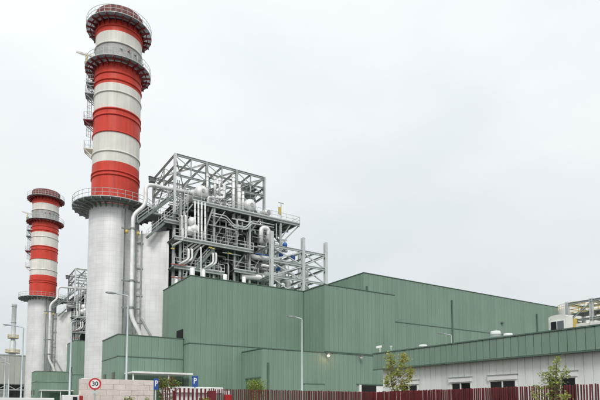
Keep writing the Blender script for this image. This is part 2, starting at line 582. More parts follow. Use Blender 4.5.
def building(name, label, x0, x1, y0, y1, zt, seams, pw, group=None, m='green_cladding', cap='green_trim', cat='building', left=True, left_from=None, front_to=None, front_from=None):
    root = empty(name, ((x0+x1)/2, (y0+y1)/2, 0), label, cat, group)
    MB().box((x0+0.06, y0+0.06, 0), (x1-0.06, y1-0.06, zt-0.02)).build('wall', m, root)
    levels = [0.05] + list(seams) + [zt-0.06]
    for a, b in zip(levels, levels[1:]):
        clad(root, 'F', front_from or x0, front_to or x1, y0+0.06, a+0.05, b-0.05, pw, m)
        if left: clad(root, 'L', left_from or y0, y1, x0+0.06, a+0.05, b-0.05, pw, m)
    for z in seams:
        mb = MB().box((x0-0.01, y0-0.03, z-0.045), (x1, y0+0.055, z+0.045))
        if left: mb.box((x0-0.03, y0-0.03, z-0.045), (x0+0.055, y1, z+0.045))
        mb.build('seam_flashing', cap, root)
    MB().box((x0-0.05, y0-0.05, zt-0.10), (x1+0.05, y0+0.25, zt)).box((x0-0.05, y0+0.252, zt-0.10), (x0+0.25, y1, zt)).box((x1-0.25, y0+0.252, zt-0.10), (x1+0.05, y1, zt)).build('parapet_cap', cap, root)
    return root

SHIFT = 77.96       # distance between the two generating units, along Y

# block in front of the boiler of the near unit
blk1 = building('boiler_annex', 'tall green clad block in front of the near steel boiler frame', 24.39, 41.55, 63.0, 73.69, 18.27, [9.55], 0.74, 'green annexes in front of the boilers')
mb = MB()
for px, py in ((192, 269), (204, 270)):
    pass
link_z = 18.27
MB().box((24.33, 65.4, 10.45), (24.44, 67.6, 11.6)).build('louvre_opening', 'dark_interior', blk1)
# low block left of it
blk4 = building('pump_house', 'low green clad block at the foot of the near chimney', 16.09, 24.33, 64.93, 73.15, 10.34, [7.6], 0.82, 'low green blocks at the chimney feet')
for (a, b, z0, z1) in ((70.6, 71.9, 4.6, 5.7), (66.1, 67.3, 4.4, 5.75)):
    w = MB().box((16.02, a, z0), (16.10, b, z1)).build('window', 'green_trim', blk4)
    MB().box((15.99, a+0.12, z0+0.12), (16.03, b-0.12, z1-0.12)).build('pane', 'brown_window', w)
dr = MB().box((19.4, 64.86, 0.05), (22.0, 64.95, 4.9)).build('door', 'green_door', blk4)
dr = MB().box((22.6, 64.86, 0.05), (24.0, 64.95, 4.9)).build('door', 'green_door', blk4)
# canopy
def canopy(label):
    t = empty('canopy', (20.5, 61.9, 0), label, 'canopy', 'white entrance canopies')
    MB().bbox((16.9, 61.3, 5.45), (24.15, 64.80, 5.60), 0.02).build('roof_slab', 'white_paint', t)
    MB().box((16.85, 61.2, 5.42), (24.2, 61.29, 5.62)).build('edge_trim', 'white_paint', t)
    for x in (17.1, 21.3):
        p = MB().tube((x, 61.6, 0), (x, 61.6, 5.45), 0.09).build('post', 'white_paint', t)
        MB().box((x-0.18, 61.42, 0), (x+0.18, 61.78, 0.03)).build('base_plate', 'galv', p)
    return t
can1 = canopy('white flat canopy on slim posts before the near low green block')
for o, lb in ((blk1, 'tall narrow green clad block between the two chimneys'), (blk4, 'low green clad block at the foot of the far chimney'), (can1, 'white flat canopy frame before the far low green block')):
    c = copy_tree(o); c.location.y += SHIFT; c['label'] = lb

# protruding block and low long block
blk2 = building('green_annex', 'tall green clad block protruding right beside the turbine hall', 41.60, 54.5, 57.74, 75.0, 18.27, [], 0.74)
blk3 = building('service_block', 'long low green clad block with roller doors and wall lamps', 31.73, 60.0, 57.2, 62.95, 8.85, [], 0.74, cat='building')
# re-seat: upper block stands on the low one, so its wall starts above the low roof
MB().box((41.5, 57.64, 8.95), (54.4, 57.79, 9.06)).build('base_flashing', 'green_trim', blk2)
f = MB().box((29.9, 0, 0), (29.9, 0, 0))
d = MB().box((31.66, 57.9, 0.05), (31.76, 61.6, 5.05)).build('door', 'green_door', blk3)
MB().box((31.60, 57.75, 5.06), (31.78, 61.75, 5.25)).build('door_hood', 'green_trim', blk3)
MB().bar((32.46, 57.14, 0), (32.46, 57.14, 7.0), 0.22, 0.12).build('downpipe', 'green_trim', blk3)
d = MB().box((37.85, 57.13, 0.05), (41.0, 57.22, 4.45)).build('roller_door', 'green_cladding', blk3)
MB().box((37.75, 57.10, 4.46), (41.1, 57.22, 4.58)).build('lintel', 'green_trim', d)
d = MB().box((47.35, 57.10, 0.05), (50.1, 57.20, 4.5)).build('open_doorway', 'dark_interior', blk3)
MB().box((47.0, 57.02, 0.05), (47.34, 57.22, 4.6)).build('jamb', 'white_paint', d)
MB().box((50.11, 57.05, 0.05), (51.9, 57.2, 4.45)).build('sliding_door', 'white_paint', blk3)
MB().box((46.6, 57.08, 4.61), (51.9, 57.22, 4.72)).build('lintel', 'green_trim', d)
def wall_lamp(px, py, label, lit):
    p = onY(px, py, 57.1)
    t = empty('wall_lamp', (p.x, 57.12, p.z), label, 'wall lamp')
    MB().bar((p.x, 57.14, p.z+0.1), (p.x, 56.75, p.z+0.1), 0.08).build('bracket', 'galv', t)
    MB().prism((p.x-0.2, 56.6, p.z+0.15), (p.x+0.2, 56.6, p.z+0.15), [(-0.2,-0.1),(0.16,-0.2),(0.2,0.1),(-0.16,0.14)]).build('housing', 'lamp_head', t)
    MB().tube((p.x, 56.62, p.z-0.08), (p.x, 56.50, p.z-0.20), 0.17, 14).build('lens', 'lamp_glow' if lit else 'sign_white', t)
    if lit:
        ld = bpy.data.lights.new('lamp_light', 'POINT'); ld.energy = 30; ld.color = (1.0, 0.55, 0.3); ld.shadow_soft_size = 0.1
        lo = bpy.data.objects.new('lamp_light', ld); col.objects.link(lo); lo.parent = t; lo.location = (0, -0.75, -0.25)
wall_lamp(326, 355, 'glowing orange wall lamp on the low green block', True)
wall_lamp(359, 357, 'unlit white wall lamp near the dark open doorway', False)

# turbine hall
hall = building('turbine_hall', 'large long green clad turbine hall behind the white building', 49.56, 99.5, 59.0, 92.0, 21.3, [14.47], 0.95)
for px, y0 in ((367, 286), (452, 300), (537, 314)):
    p = onY(px, y0, 58.9)
    MB().bar((p.x, 58.9, 0), (p.x, 58.9, p.z), 0.24, 0.14).build('downpipe', 'green_trim', hall)
p = onY(502, 323, 58.9)
MB().box((p.x-0.25, 58.6, p.z-0.1), (p.x+0.25, 58.98, p.z+0.15)).build('floodlight', 'lamp_head', hall)

# white roof stubs standing on the near annex roof
for px, py, w, lb in ((192.3, 268.5, 0.34, 'stubby white vent pipe at the annex roof corner'), (203.6, 270, 0.24, 'thin white vent pipe on the annex roof edge'), (176.5, 277, 0.28, 'small white vent on the left annex parapet'), (225, 275, 0.32, 'white vent pipe along the annex roof front, second from right'), (244, 277.5, 0.30, 'white vent pipe along the annex roof front, rightmost')):
    q = onY(px, py, 65.0) if px > 185 else onX(px, py, 25.6)
    MBv = MB().lathe((q.x, q.y), [(w, 18.10), (w, q.z), (w*0.85, q.z+0.05), (0.0, q.z+0.08)], 14)
    o = MBv.build('roof_vent', 'pipe_white'); tag(o, lb, 'roof vent', 'white vents on the annex roof')

# ------------------------------------------------------------------ chimney
SX, SY = 18.74, 79.43
SD = math.hypot(SX, SY)
def zf(y, r):
    """height of the chimney's camera-facing generatrix of radius r at image row y"""
    fx, fy = SX*(1-r/SD), SY*(1-r/SD)
    d = fx*_s + fy*_c; k = (CY - y)/FPX
    return EYE + (k*d*math.cos(PITCH) + d*math.sin(PITCH))/(math.cos(PITCH) - k*math.sin(PITCH))
RU, RL = 3.35, 3.55
zb = {y: zf(y, RU) for y in (25, 30.7, 42, 53.5, 60, 71.7, 78.7, 82.7, 90.7, 108, 113.7, 130.7, 150.3, 161, 170, 173.7, 190)}
zP1, zP2, zP3 = zf(12.5, 4.75), zf(55.2, 4.75), zf(196.5, 5.9)
ztop = zP1 + 2.1
z3 = zP3 - 0.06
def chimney(label):
    t = empty('chimney', (SX, SY, 0), label, 'chimney', 'red and white chimneys')
    c = (SX, SY)
    MB().lathe(c, [(RL, 0), (RL, z3)], 72).build('lower_shaft', 'tile_stack', t)
    bands = [(z3, zb[161], 'stack_red'), (zb[161], zb[130.7], 'stack_cream'), (zb[130.7], zb[108], 'stack_red'), (zb[108], zb[82.7], 'stack_cream'),
             (zb[82.7], zP2-0.1, 'stack_red'), (zP2-0.1, zb[42], 'stack_grey'), (zb[42], zb[30.7], 'stack_cream'), (zb[30.7], zP1-0.1, 'stack_red')]
    for a, b, m in bands:
        MB().lathe(c, [(RU, a), (RU, b)], 72).build('shaft_band', m, t)
    def ring(y, m, h=0.16, w=0.13):
        z = zb[y]
        MB().lathe(c, [(RU-0.02, z-h), (RU+w, z-h), (RU+w, z+h*0.2), (RU-0.02, z+h*0.2)], 72).build('stiffener_ring', m, t)
    for y, m in ((25, 'stack_red'), (42, 'stack_cream'), (71.7, 'stack_red'), (78.7, 'stack_red'), (90.7, 'stack_cream'), (113.7, 'stack_red'), (130.7, 'stack_red'), (150.3, 'stack_cream'), (170, 'stack_red'), (173.7, 'stack_red'), (108, 'stack_red')):
        ring(y, m)
    # top rim
    MB().lathe(c, [(RU+0.10, zP1-0.05), (RU+0.12, ztop), (RU-0.25, ztop+0.02), (RU-0.30, ztop-3.0)], 72).build('rim', 'rim_brown', t)
    mb = MB()
    for k in range(48):
        a = 2*math.pi*k/48
        x, y = SX+(RU+0.15)*math.sin(a), SY-(RU+0.15)*math.cos(a)
        mb.bar((x, y, zP1), (x, y, ztop-0.05), 0.07)
    mb.build('rim_ribs', 'rim_brown', t)
    def platform(z, ro, nb, depth, mdeck, mbr, rail, ri=RU, mesh=False, fill=False):
        # open grating: concentric flats with gaps between them
        gm = MB(); r = ri + 0.04
        while r < ro - 0.06:
            gm.lathe(c, [(r, z), (r+0.088, z), (r+0.088, z-0.03), (r, z-0.03), (r, z)], nb*2); r += 0.115
        dk = gm.build('grating', mdeck, t)
        hb = math.pi/nb
        MB().lathe(c, [(ro-0.05, z+0.09), (ro, z+0.09), (ro, z-0.045), (ro-0.05, z-0.045), (ro-0.05, z+0.09)], nb, arc=(hb, hb+2*math.pi)).build('toe_board', 'galv', dk)
        for k in range(nb):
            a = 2*math.pi*(k+0.5)/nb
            rd = Vector((math.sin(a), -math.cos(a), 0)); tn = Vector((math.cos(a), math.sin(a), 0))
            w = 0.055
            P = lambda r, zz, s: Vector((SX, SY, 0)) + rd*r + tn*(w*s) + Vector((0,0,zz))
            prof = [(ri-0.02, z-0.05), (ro-0.01, z-0.05), (ro-0.01, z-0.30), (ri+(ro-ri)*0.45, z-0.33), (ri-0.02, z-0.11-depth)]
            v = [P(r, zz, -1) for r, zz in prof] + [P(r, zz, 1) for r, zz in prof]
            MB().faces(v, [(0,1,2,3,4),(9,8,7,6,5),(0,5,6,1),(1,6,7,2),(2,7,8,3),(3,8,9,4),(4,9,5,0)]).build('bracket', mbr, t)
        # underside ring beams
        for rr in (0.55,):
            r = ri + (ro-ri)*rr
            MB().lathe(c, [(r-0.05, z-0.11), (r-0.05, z-0.26), (r+0.05, z-0.26), (r+0.05, z-0.11)], 60).build('ring_beam', mbr, t)
        mb = MB()
        np_ = 36
        for k in range(np_):
            a = 2*math.pi*k/np_
            x, y = SX+(ro-0.05)*math.sin(a), SY-(ro-0.05)*math.cos(a)
            mb.bar((x, y, z), (x, y, z+1.15), 0.045)
        for hz in (0.6, 1.15):
            mb.lathe(c, [(ro-0.07, z+hz-0.025), (ro-0.03, z+hz-0.025), (ro-0.03, z+hz+0.025), (ro-0.07, z+hz+0.025), (ro-0.07, z+hz-0.025)], 60)
        mb.build('railing', rail, t)
    platform(zP1, 4.75, 24, 0.7, 'grating', 'bracket_red', 'galv_light')
    platform(zP2, 4.75, 24, 0.7, 'grating', 'bracket_red', 'galv_light')
    platform(zP3, 5.9, 28, 0.55, 'deck_green', 'deck_green', 'galv', ri=RL)
    # side rest platforms and caged ladder on the left
    la = math.atan2(-RT.x, RT.y) + 0.12           # direction of the silhouette's left side
    rd = Vector((-RT.x, -RT.y, 0)); rd = (rd*0.96 - FW.normalized()*0.28); rd.z = 0; rd.normalize()
    tn = Vector((-rd.y, rd.x, 0))
    base = Vector((SX, SY, 0))
    def rest(y, m, r0=RU, d=1.25):
        z = zf(y, RU)
        q = lambda r, s, zz: base + rd*r + tn*s + Vector((0,0,zz))
        dk = MB().faces([q(r0-0.2,-1.0,z),q(r0+d,-0.8,z),q(r0+d,0.8,z),q(r0-0.2,1.0,z),q(r0-0.2,-1.0,z-0.15),q(r0+d,-0.8,z-0.15),q(r0+d,0.8,z-0.15),q(r0-0.2,1.0,z-0.15)],
                   [(0,1,2,3),(7,6,5,4),(0,4,5,1),(1,5,6,2),(2,6,7,3)]).build('rest_platform', m, t)
        br = MB()
        for s in (-0.7, 0, 0.7):
            br.bar(q(r0, s, z-1.1), q(r0+d-0.1, s, z-0.15), 0.10)
        br.build('strut', m, dk)
        rl = MB()
        for s in (-0.8, 0, 0.8):
            rl.bar(q(r0+d-0.04, s, z), q(r0+d-0.04, s, z+1.15), 0.045)
        for s in (-0.85, 0.85):
            rl.bar(q(r0+0.5, s, z), q(r0+0.5, s, z+1.15), 0.045)
        for hz in (0.55, 1.15):
            rl.bar(q(r0+d-0.04, -0.8, z+hz), q(r0+d-0.04, 0.8, z+hz), 0.045)
            for s in (-0.85, 0.85): rl.bar(q(r0, s, z+hz), q(r0+d, s*0.94, z+hz), 0.045)
        rl.build('railing', 'galv_light', dk)
    rest(76.5, 'grating', d=1.1); rest(87.5, 'grating', d=1.2); rest(114.5, 'bracket_red', d=1.3); rest(143.5, 'stack_cream', d=1.15)
    q = lambda r, s, zz: base + rd*r + tn*s + Vector((0,0,zz))
    zL = zf(143.5, RU)
    lad = MB()
    for s in (-0.25, 0.25): lad.bar(q(RU+0.3, s, zL), q(RU+0.3, s, zP2), 0.05)
    z = zL
    while z < zP2: lad.bar(q(RU+0.3, -0.25, z), q(RU+0.3, 0.25, z), 0.03); z += 0.45
    lad.build('ladder', 'galv', t)
    cg = MB()
    z = zL + 2.2
    while z < zP2 - 0.5:
        pts = [q(RU+0.3 + 0.62*math.sin(math.pi*k/6), -0.4*math.cos(math.pi*k/6), z) for k in range(7)]
        for u, w in zip(pts, pts[1:]): cg.bar(u, w, 0.05, 0.03)
        z += 0.9
    for k in range(1, 6):
        cg.bar(q(RU+0.3+0.62*math.sin(math.pi*k/6), -0.4*math.cos(math.pi*k/6), zL+2.2), q(RU+0.3+0.62*math.sin(math.pi*k/6), -0.4*math.cos(math.pi*k/6), zP2-0.7), 0.03)
    cg.build('ladder_cage', 'galv', t)
    # jib on the second platform
    zj = zf(45.5, RU)
    jb = MB().bar(q(RU+0.2, -0.3, zj), q(RU+2.75, -1.0, zj+0.75), 0.20, 0.26)
    jb.build('jib', 'stack_cream', t)
    MB().bar(q(RU+0.2, -0.3, zj-0.55), q(RU+2.6, -0.9, zj+0.55), 0.06).build('jib_tie', 'galv', t)
    MB().tube(q(RU+1.2, -0.5, zP2), q(RU+1.2, -0.5, zj+0.2), 0.12).build('jib_post', 'safety_yellow', t)
    MB().bar(q(RU+0.9, -0.5, zP2+1.3), q(RU+1.5, -0.5, zP2+1.3), 0.4).build('winch', 'leaf_fresh', t)
    # window-like inspection ports on the grey band
    for k in range(5):
        a = -0.6 + 0.33*k + 0.45
        x, y = SX+(RU+0.02)*math.sin(a), SY-(RU+0.02)*math.cos(a)
        zz = zP2 + 2.0
        MB().tube((x, y, zz), (x+0.28*math.sin(a), y-0.28*math.cos(a), zz), 0.13, 10).build('sampling_port', 'rust_red' if k == 1 else 'galv', t)
    return t
ch1 = chimney('nearer, larger striped chimney with pale clad lower shaft')
ch2 = copy_tree(ch1); ch2.location.y += SHIFT; ch2['label'] = 'farther, smaller striped chimney at the left edge'

# ------------------------------------------------------------------ flue duct between chimney and boiler
def duct(label):
    t = empty('flue_duct', (23.5, SY, 0), label, 'duct', 'flue ducts beside the chimneys')
    x0, x1 = 20.6, 25.3
    y0a, y0b, y1 = 75.9, 74.1, 84.6
    za, zbb = 26.35, 27.35
    zc0, zc1 = 9.0, 8.0
    mb = MB()
    A, B, C_, D = (x0,y0a,zc0), (x1,y0b,zc1), (x1,y0b,zbb), (x0,y0a,za)
    n = 12
    mb.poly([A, B, C_, D], [(0,zc0),(5.2,zc1),(5.2,zbb),(0,za)])
    mb.poly([(x1,y0b,zc1),(x1,y1,zc1),(x1,y1,zbb),(x1,y0b,zbb)], [(0,zc1),(10,zc1),(10,zbb),(0,zbb)])
    mb.poly([D, C_, (x1,y1,zbb), (x0,y1-1.6,za)], [(0,0),(5,0),(5,10),(0,8)])
    mb.poly([(x0,y1-1.6,zc0),(x0,y0a,zc0),(x0,y0a,za),(x0,y1-1.6,za)], [(0,zc0),(8,zc0),(8,za),(0,za)])
    mb.poly([(x1,y1,zc1),(x0,y1-1.6,zc0),(x0,y1-1.6,za),(x1,y1,zbb)], [(0,zc1),(5,zc0),(5,za),(0,zbb)])
    mb.poly([B, A, (x0,y1-1.6,zc0), (x1,y1,zc1)], [(0,0),(5,0),(5,9),(0,10)])
    mb.build('casing', 'tile_duct', t)
    for z in (13.6, 17.5, 21.5, 25.2):     # stiffening ribs at the chimney side
        MB().bar((x0+0.5, 75.55, z), (x0+1.3, 75.25, z), 0.12, 0.2).build('rib', 'galv', t)
    for k, (x, y) in enumerate(((x0+0.35, 75.62), (x0+1.05, 75.36))):
        MB().ibeam((x, y-0.05, 10.0), (x, y-0.05, 27.0), 0.16, 0.16).build('corner_post', 'galv', t)
    for x in (22.0, 24.6):
        for y in (76.5, 83.0): MB().ibeam((x, y, 0), (x, y, 14), 0.4, 0.4).build('leg', 'galv_dark', t)
    MB().bar((x0+1.2, 75.2, 14.2), (x0+3.6, 74.2, 9.6), 0.5, 0.24).build('hopper_edge', 'pipe_grey', t)
    MB().poly([(x0-0.9,75.3,9.5),(x0+0.15,75.0,9.5),(x0+0.0,75.5,15.0),(x0-0.55,75.7,15.0)]) if False else None
    MB().faces([(x0-1.2,75.5,8),(x0+0.1,75.2,8),(x0-0.1,75.6,15.2),(x0-0.5,75.7,15.2),(x0-1.2,76.2,8),(x0+0.1,76.2,8),(x0-0.1,76.2,15.2),(x0-0.5,76.2,15.2)],
               [(0,1,2,3),(0,3,7,4),(1,5,6,2),(3,2,6,7)]).build('dark_wedge', 'galv_dark', t)  # dark tapered block low between chimney and duct
    return t
du1 = duct('pale tiled flue duct casing between near chimney and boiler')
du2 = copy_tree(du1); du2.location.y += SHIFT; du2['label'] = 'pale tiled flue duct casing right of the far chimney'

# drain pipe running down the side of the chimney
def downcomer(label):
    t = empty('vent_pipe', (20.0, 74.3, 0), label, 'pipe', 'vent pipes down the chimneys')
    P = lambda x, y, Y=74.3: tuple(onY(x, y, Y))
    a = onY(146, 184, 74.3); b = onY(146, 205, 74.3); c_ = onY(133, 215, 74.3); d_ = onY(133.2, 317, 74.3); e = onY(141.5, 337, 74.0)
    start = Vector((29.6, 74.6, a.z+0.35))
    MB().pipe([start, (a.x, 74.3, a.z), (a.x, 74.3, b.z), (c_.x, 74.3, c_.z), (c_.x+0.1, 74.3, d_.z), (e.x, 74.0, e.z), (e.x+0.3, 73.95, 8)], 0.29, 14, 0.9).build('pipe_run', 'pipe_white', t)
    for py in (229, 281, 308):
        q = onY(131, py, 74.5)
        cl = MB().bar((q.x-1.25, 74.75, q.z), (q.x+1.3, 74.75, q.z), 0.14, 0.2).build('clamp', 'galv_dark', t)
        MB().lathe((c_.x+0.04, 74.3), [(0.36, q.z-0.12), (0.36, q.z+0.12)], 16).build('collar', 'galv_dark', cl)
    for sgn in (-0.75, 0.85):
        q = onY(132, 231, 74.4)
        MB().tube((q.x+sgn, 74.35, q.z-0.45), (q.x+sgn, 74.35, q.z), 0.2, 10).build('lamp', 'safety_yellow', t)
    q0, q1 = onY(127.5, 215, 74.9), onY(126.5, 318, 74.9)
    MB().ibeam((19.25, 75.3, 10.0), (19.25, 75.3, 29.8), 0.18, 0.22).build('guide_rail', 'galv_dark', t)
    return t
dp1 = downcomer('white vent pipe bending down the near chimney')
dp2 = copy_tree(dp1); dp2.location.y += SHIFT; dp2['label'] = 'white vent pipe bending down the far chimney'

# ------------------------------------------------------------------ boiler with its steel frame
def boiler(label):
    t = empty('heat_recovery_boiler', (33.5, 79, 0), label, 'boiler', 'steel framed boilers')
    def beam(p0, p1, w=0.3, h=0.36, m='galv', nm='beam'): return MB().ibeam(p0, p1, w, h).build(nm, m, t)
    def brace(p0, p1, r=0.06, m='galv', nm='brace'): return MB().bar(p0, p1, r*2).build(nm, m, t)
    def vpipe(pts, r, m='pipe_white', bend=None):
        o = MB().pipe(pts, r, 10, bend).build('pipe', m, t)
        if r > 0.11:
            mb = MB()
            pv = [Vector(p) for p in pts]
            for u, w in zip(pv, pv[1:]):
                L = (w-u).length; k = 1
                while k*1.1 < L - 0.5:
                    q = u + (w-u)*(k*1.1/L); d = (w-u).normalized()*0.03
                    mb.tube(q-d, q+d, r*1.10, 10); k += 1
            if mb.v: mb.build('lagging_bands', 'galv', o, 'stuff')
        return o
    def railing(p0, p1, m='galv_light'):
        p0, p1 = Vector(p0), Vector(p1); L = (p1-p0).length; n = max(1, int(L/1.3)); mb = MB()
        for k in range(n+1):
            q = p0 + (p1-p0)*(k/n); mb.bar(q, q+Vector((0,0,1.15)), 0.05)
        for hz in (0.6, 1.15): mb.bar(p0+Vector((0,0,hz)), p1+Vector((0,0,hz)), 0.05)
        mb.bar(p0+Vector((0,0,0.1)), p1+Vector((0,0,0.1)), 0.02, 0.16)
        return mb.build('railing', m, t)
    def deck(x0, x1, y0, y1, z, rails='F', m='deck_green'):
        d = MB().box((x0, y0, z-0.08), (x1, y1, z)).build('deck', m, t)
        MB().ibeam((x0, y0+0.1, z-0.27), (x1, y0+0.1, z-0.27), 0.2, 0.34).build('edge_beam', 'galv', d)
        jb = MB(); x = x0+0.5
        while x < x1: jb.bar((x, y0+0.2, z-0.2), (x, y1, z-0.2), 0.1, 0.2); x += 1.1
        jb.build('joists', 'galv_dark', d, 'stuff')
        if 'F' in rails: railing((x0, y0+0.06, z), (x1, y0+0.06, z))
        if 'L' in rails: railing((x0+0.06, y0, z), (x0+0.06, y1, z))
        if 'R' in rails: railing((x1-0.06, y0, z), (x1-0.06, y1, z))
        return d
    YF, YB = 74.0, 84.1
    XA, XC = 25.97, 41.1
    ZT = 39.08
    # casing with stiffeners
    cs = MB().box((25.6, 76.2, 0), (43.5, 83.6, 30.6)).build('casing', 'casing', t)
    for k in range(9):
        x = 26.4 + 2.1*k
        MB().ibeam((x, 76.08, 14), (x, 76.08, 30.6), 0.22, 0.24).build('stiffener', 'galv_dark', cs)
    for z in (19.5, 22.2, 24.6, 27.0, 29.2):
        MB().ibeam((25.6, 76.02, z), (43.5, 76.02, z), 0.2, 0.26).build('stiffener', 'galv_dark', cs)
    # penthouse frame
    xs = [XA, 31.0, 36.1, XC]
    for x in xs:
        for y in (YF, YB):
            MB().ibeam((x, y, 0), (x, y, ZT+0.15), 0.36, 0.36).build('column', 'galv_light' if (y == YF and x in (XA,)) else 'galv', t)
    for y in (YF, YB):
        for z, h in ((ZT, 0.36), (37.35, 0.22), (36.0, 0.28)):
            beam((XA, y, z), (XC, y, z), 0.22, h)
    for x in xs:
        for z in (ZT, 36.0):
            beam((x, YF, z), (x, YB, z), 0.22, 0.28)
    for x in (XA, XC): beam((x, YF, 37.35), (x, YB, 37.35), 0.24, 0.26)
    for a, b in zip(xs, xs[1:]):
        m_ = (a+b)/2
        for y in (YF, YB):
            brace((a, y, ZT-0.2), (b, y, 36.1), 0.05); brace((b, y, ZT-0.2), (a, y, 36.1), 0.05)
            beam((m_, y, 36.1), (m_, y, ZT-0.2), 0.16, 0.16)
        brace((a, YF, ZT-0.1), (b, YB, ZT-0.1), 0.075); brace((b, YF, ZT-0.1), (a, YB, ZT-0.1), 0.075)
        beam((m_, YF, ZT-0.05), (m_, YB, ZT-0.05), 0.2, 0.24)
    ym = (YF+YB)/2
    for x in (XA, XC):
        brace((x, YF, 32), (x, ym, 36), 0.09); brace((x, YB, 32), (x, ym, 36), 0.09)
        beam((x, ym, 36), (x, ym, ZT-0.2), 0.18, 0.18); brace((x, YF, 36.1), (x, ym, ZT-0.2), 0.05); brace((x, YB, 36.1), (x, ym, ZT-0.2), 0.05)
        beam((x, YF, 33.6), (x, YB, 33.6), 0.2, 0.24)
    for a in (XA, 36.1): brace((a, YB, 32.1), (a+5.0, YB, 36), 0.08)
    brace((31.0, YB, 36.0), (36.1, YB, 32.1), 0.08); brace((XC, YF, 32.1), (36.1, YF, 36.0), 0.09)
    beam((XA-0.9, YB, ZT), (XA, YB, ZT), 0.34, 0.5, 'galv_dark', 'crane_beam')
    MB().box((XA-0.75, YB-0.5, ZT-0.7), (XA+0.15, YB+0.4, ZT-0.1)).build('hoist', 'galv_dark', t)
    # hoist bundle at the right end
    for k in range(4):
        beam((38.6+0.7*k, YF+0.4, 37.6-0.25*k), (38.2+0.8*k, YB-1, 38.4), 0.2, 0.26, 'galv_dark')
    MB().box((38.2, 76.2, 36.6), (40.6, 79.0, 38.2)).build('hoist', 'galv_dark', t)
    # decks
    ZD = 31.75
    deck(27.9, 46.6, 71.6, 75.2, ZD, 'F')
    deck(25.9, 46.6, 75.2, 85.0, ZD, 'R')
    railing((46.5, 71.6, ZD), (46.5, 76, ZD))
    deck(25.0, 37.6, 70.9, 76.0, 25.6, 'FR')
    deck(25.2, 33.0, 71.4, 76.0, 21.6, '')
    deck(34.5, 38.2, 71.2, 76.0, 22.3, 'F')
    deck(24.2, 28.2, 73.2, 76.0, 28.6, 'FL')
    # bent cable tray under the main deck (drops and rises again)
    tr = [onY(x, y, 71.3) for x, y in ((212, 213), (226, 216), (234, 225), (246, 227), (252, 221), (262, 222.5), (274, 225))]
    for dz in (0.0, 0.42):
        MB().pipe([q + Vector((0,0,-dz)) for q in tr], 0.09, 8, 0.3).build('handrail', 'galv_light', t)
    # front posts and knee braces
    for x, z0, z1 in ((26.2, 18, 31.6), (31.4, 18, 31.6), (34.8, 18, 25.5), (37.4, 18, 31.6), (43.0, 18, 31.6)):
        MB().ibeam((x, 71.9, z0), (x, 71.9, z1), 0.3, 0.3).build('column', 'galv', t)
        brace((x, 71.9, z1-3.0), (x+1.8, 71.9, z1-0.4), 0.08)
        brace((x, 71.9, z1-2.6), (x, 75.6, z1-0.3), 0.09, 'galv_dark')
    brace((26.2, 71.95, 18.5), (29.3, 71.95, 25.3), 0.11); brace((29.4, 71.95, 25.8), (31.2, 71.95, 31.3), 0.10)
    brace((46.5, 72.0, 31.4), (43.1, 72.0, 27.8), 0.09)
    # caged ladder at the left corner column
    lad = MB()
    for dx in (0.0, 0.55): lad.bar((26.6+dx, 71.6, 18), (26.6+dx, 71.6, 33), 0.07)
    z = 18.2
    while z < 33: lad.bar((26.6, 71.6, z), (27.15, 71.6, z), 0.05); z += 0.4
    lad.build('ladder', 'galv_light', t)
    # stairs on the left side
    def stair(p0, p1, w=0.9, m='deck_green'):
        p0, p1 = Vector(p0), Vector(p1); d = p1-p0; n = max(3, int(abs(d.z)/0.25)); mb = MB()
        side = Vector((-d.y, d.x, 0)).normalized()*w
        for s in (Vector((0,0,0)), side): mb.bar(p0+s, p1+s, 0.10, 0.34)
        for k in range(1, n):
            q = p0 + d*(k/n); mb.bar(q, q+side, 0.28, 0.05)
        st = mb.build('stair', m, t)
        mb = MB()
        for s in (Vector((0,0,0)), side):
            for hz in (0.6, 1.1): mb.bar(p0+s+Vector((0,0,hz)), p1+s+Vector((0,0,hz)), 0.05)
            for k in range(5):
                q = p0+d*(k/4)+s; mb.bar(q, q+Vector((0,0,1.1)), 0.05)
        mb.build('handrail', 'galv_light', st)
    stair((20.6, 73.9, 27.6), (26.6, 73.9, 33.4), 1.0)
    stair((22.0, 73.4, 25.7), (27.6, 73.4, 31.5), 0.9)
    stair((19.6, 77.2, 30.2), (24.6, 77.2, 30.9), 0.9, 'deck_green')
    MB().box((20.2, 75.9, 30.0), (26.0, 78.6, 30.15)).build('walkway', 'deck_green', t)
    railing((20.4, 75.95, 30.15), (25.9, 75.95, 30.15))
    stair((28.6, 71.4, 21.6), (31.6, 71.4, 25.4), 0.8)
    # steam drums, axis across the boiler
    def drum(x, z, r, y0=73.3, y1=84.6):
        mb = MB(); n = 20; prof = []
        for k in range(6): a = math.pi/2*k/5; prof.append((r*math.sin(a), y0 - r*0.55*math.cos(a)))
        for k in range(6): a = math.pi/2*(1-k/5); prof.append((r*math.sin(a), y1 + r*0.55*math.cos(a)))
        i0 = 0; v = []; f = []
        for rr, y in prof:
            for k in range(n):
                a = 2*math.pi*k/n; v.append((x+rr*math.cos(a), y, z+rr*math.sin(a)))
        for i in range(len(prof)-1):
            for k in range(n):
                q = (k+1) % n; f.append((i*n+k, i*n+q, (i+1)*n+q, (i+1)*n+k))
        o = mb.faces(v, f, True).build('steam_drum', 'pipe_white', t)
        MB().tube((x, y0-r*0.55-0.1, z), (x, y0-r*0.5, z), 0.28, 14).build('manhole', 'galv', o)
        for y in (y0+1.5, y1-1.5): MB().box((x-r*0.8, y-0.15, ZD), (x+r*0.8, y+0.15, z-r*0.5)).build('saddle', 'galv_dark', o)
    drum(30.0, 34.0, 1.0); drum(38.2, 33.6, 1.05); drum(41.4, 33.2, 0.62)
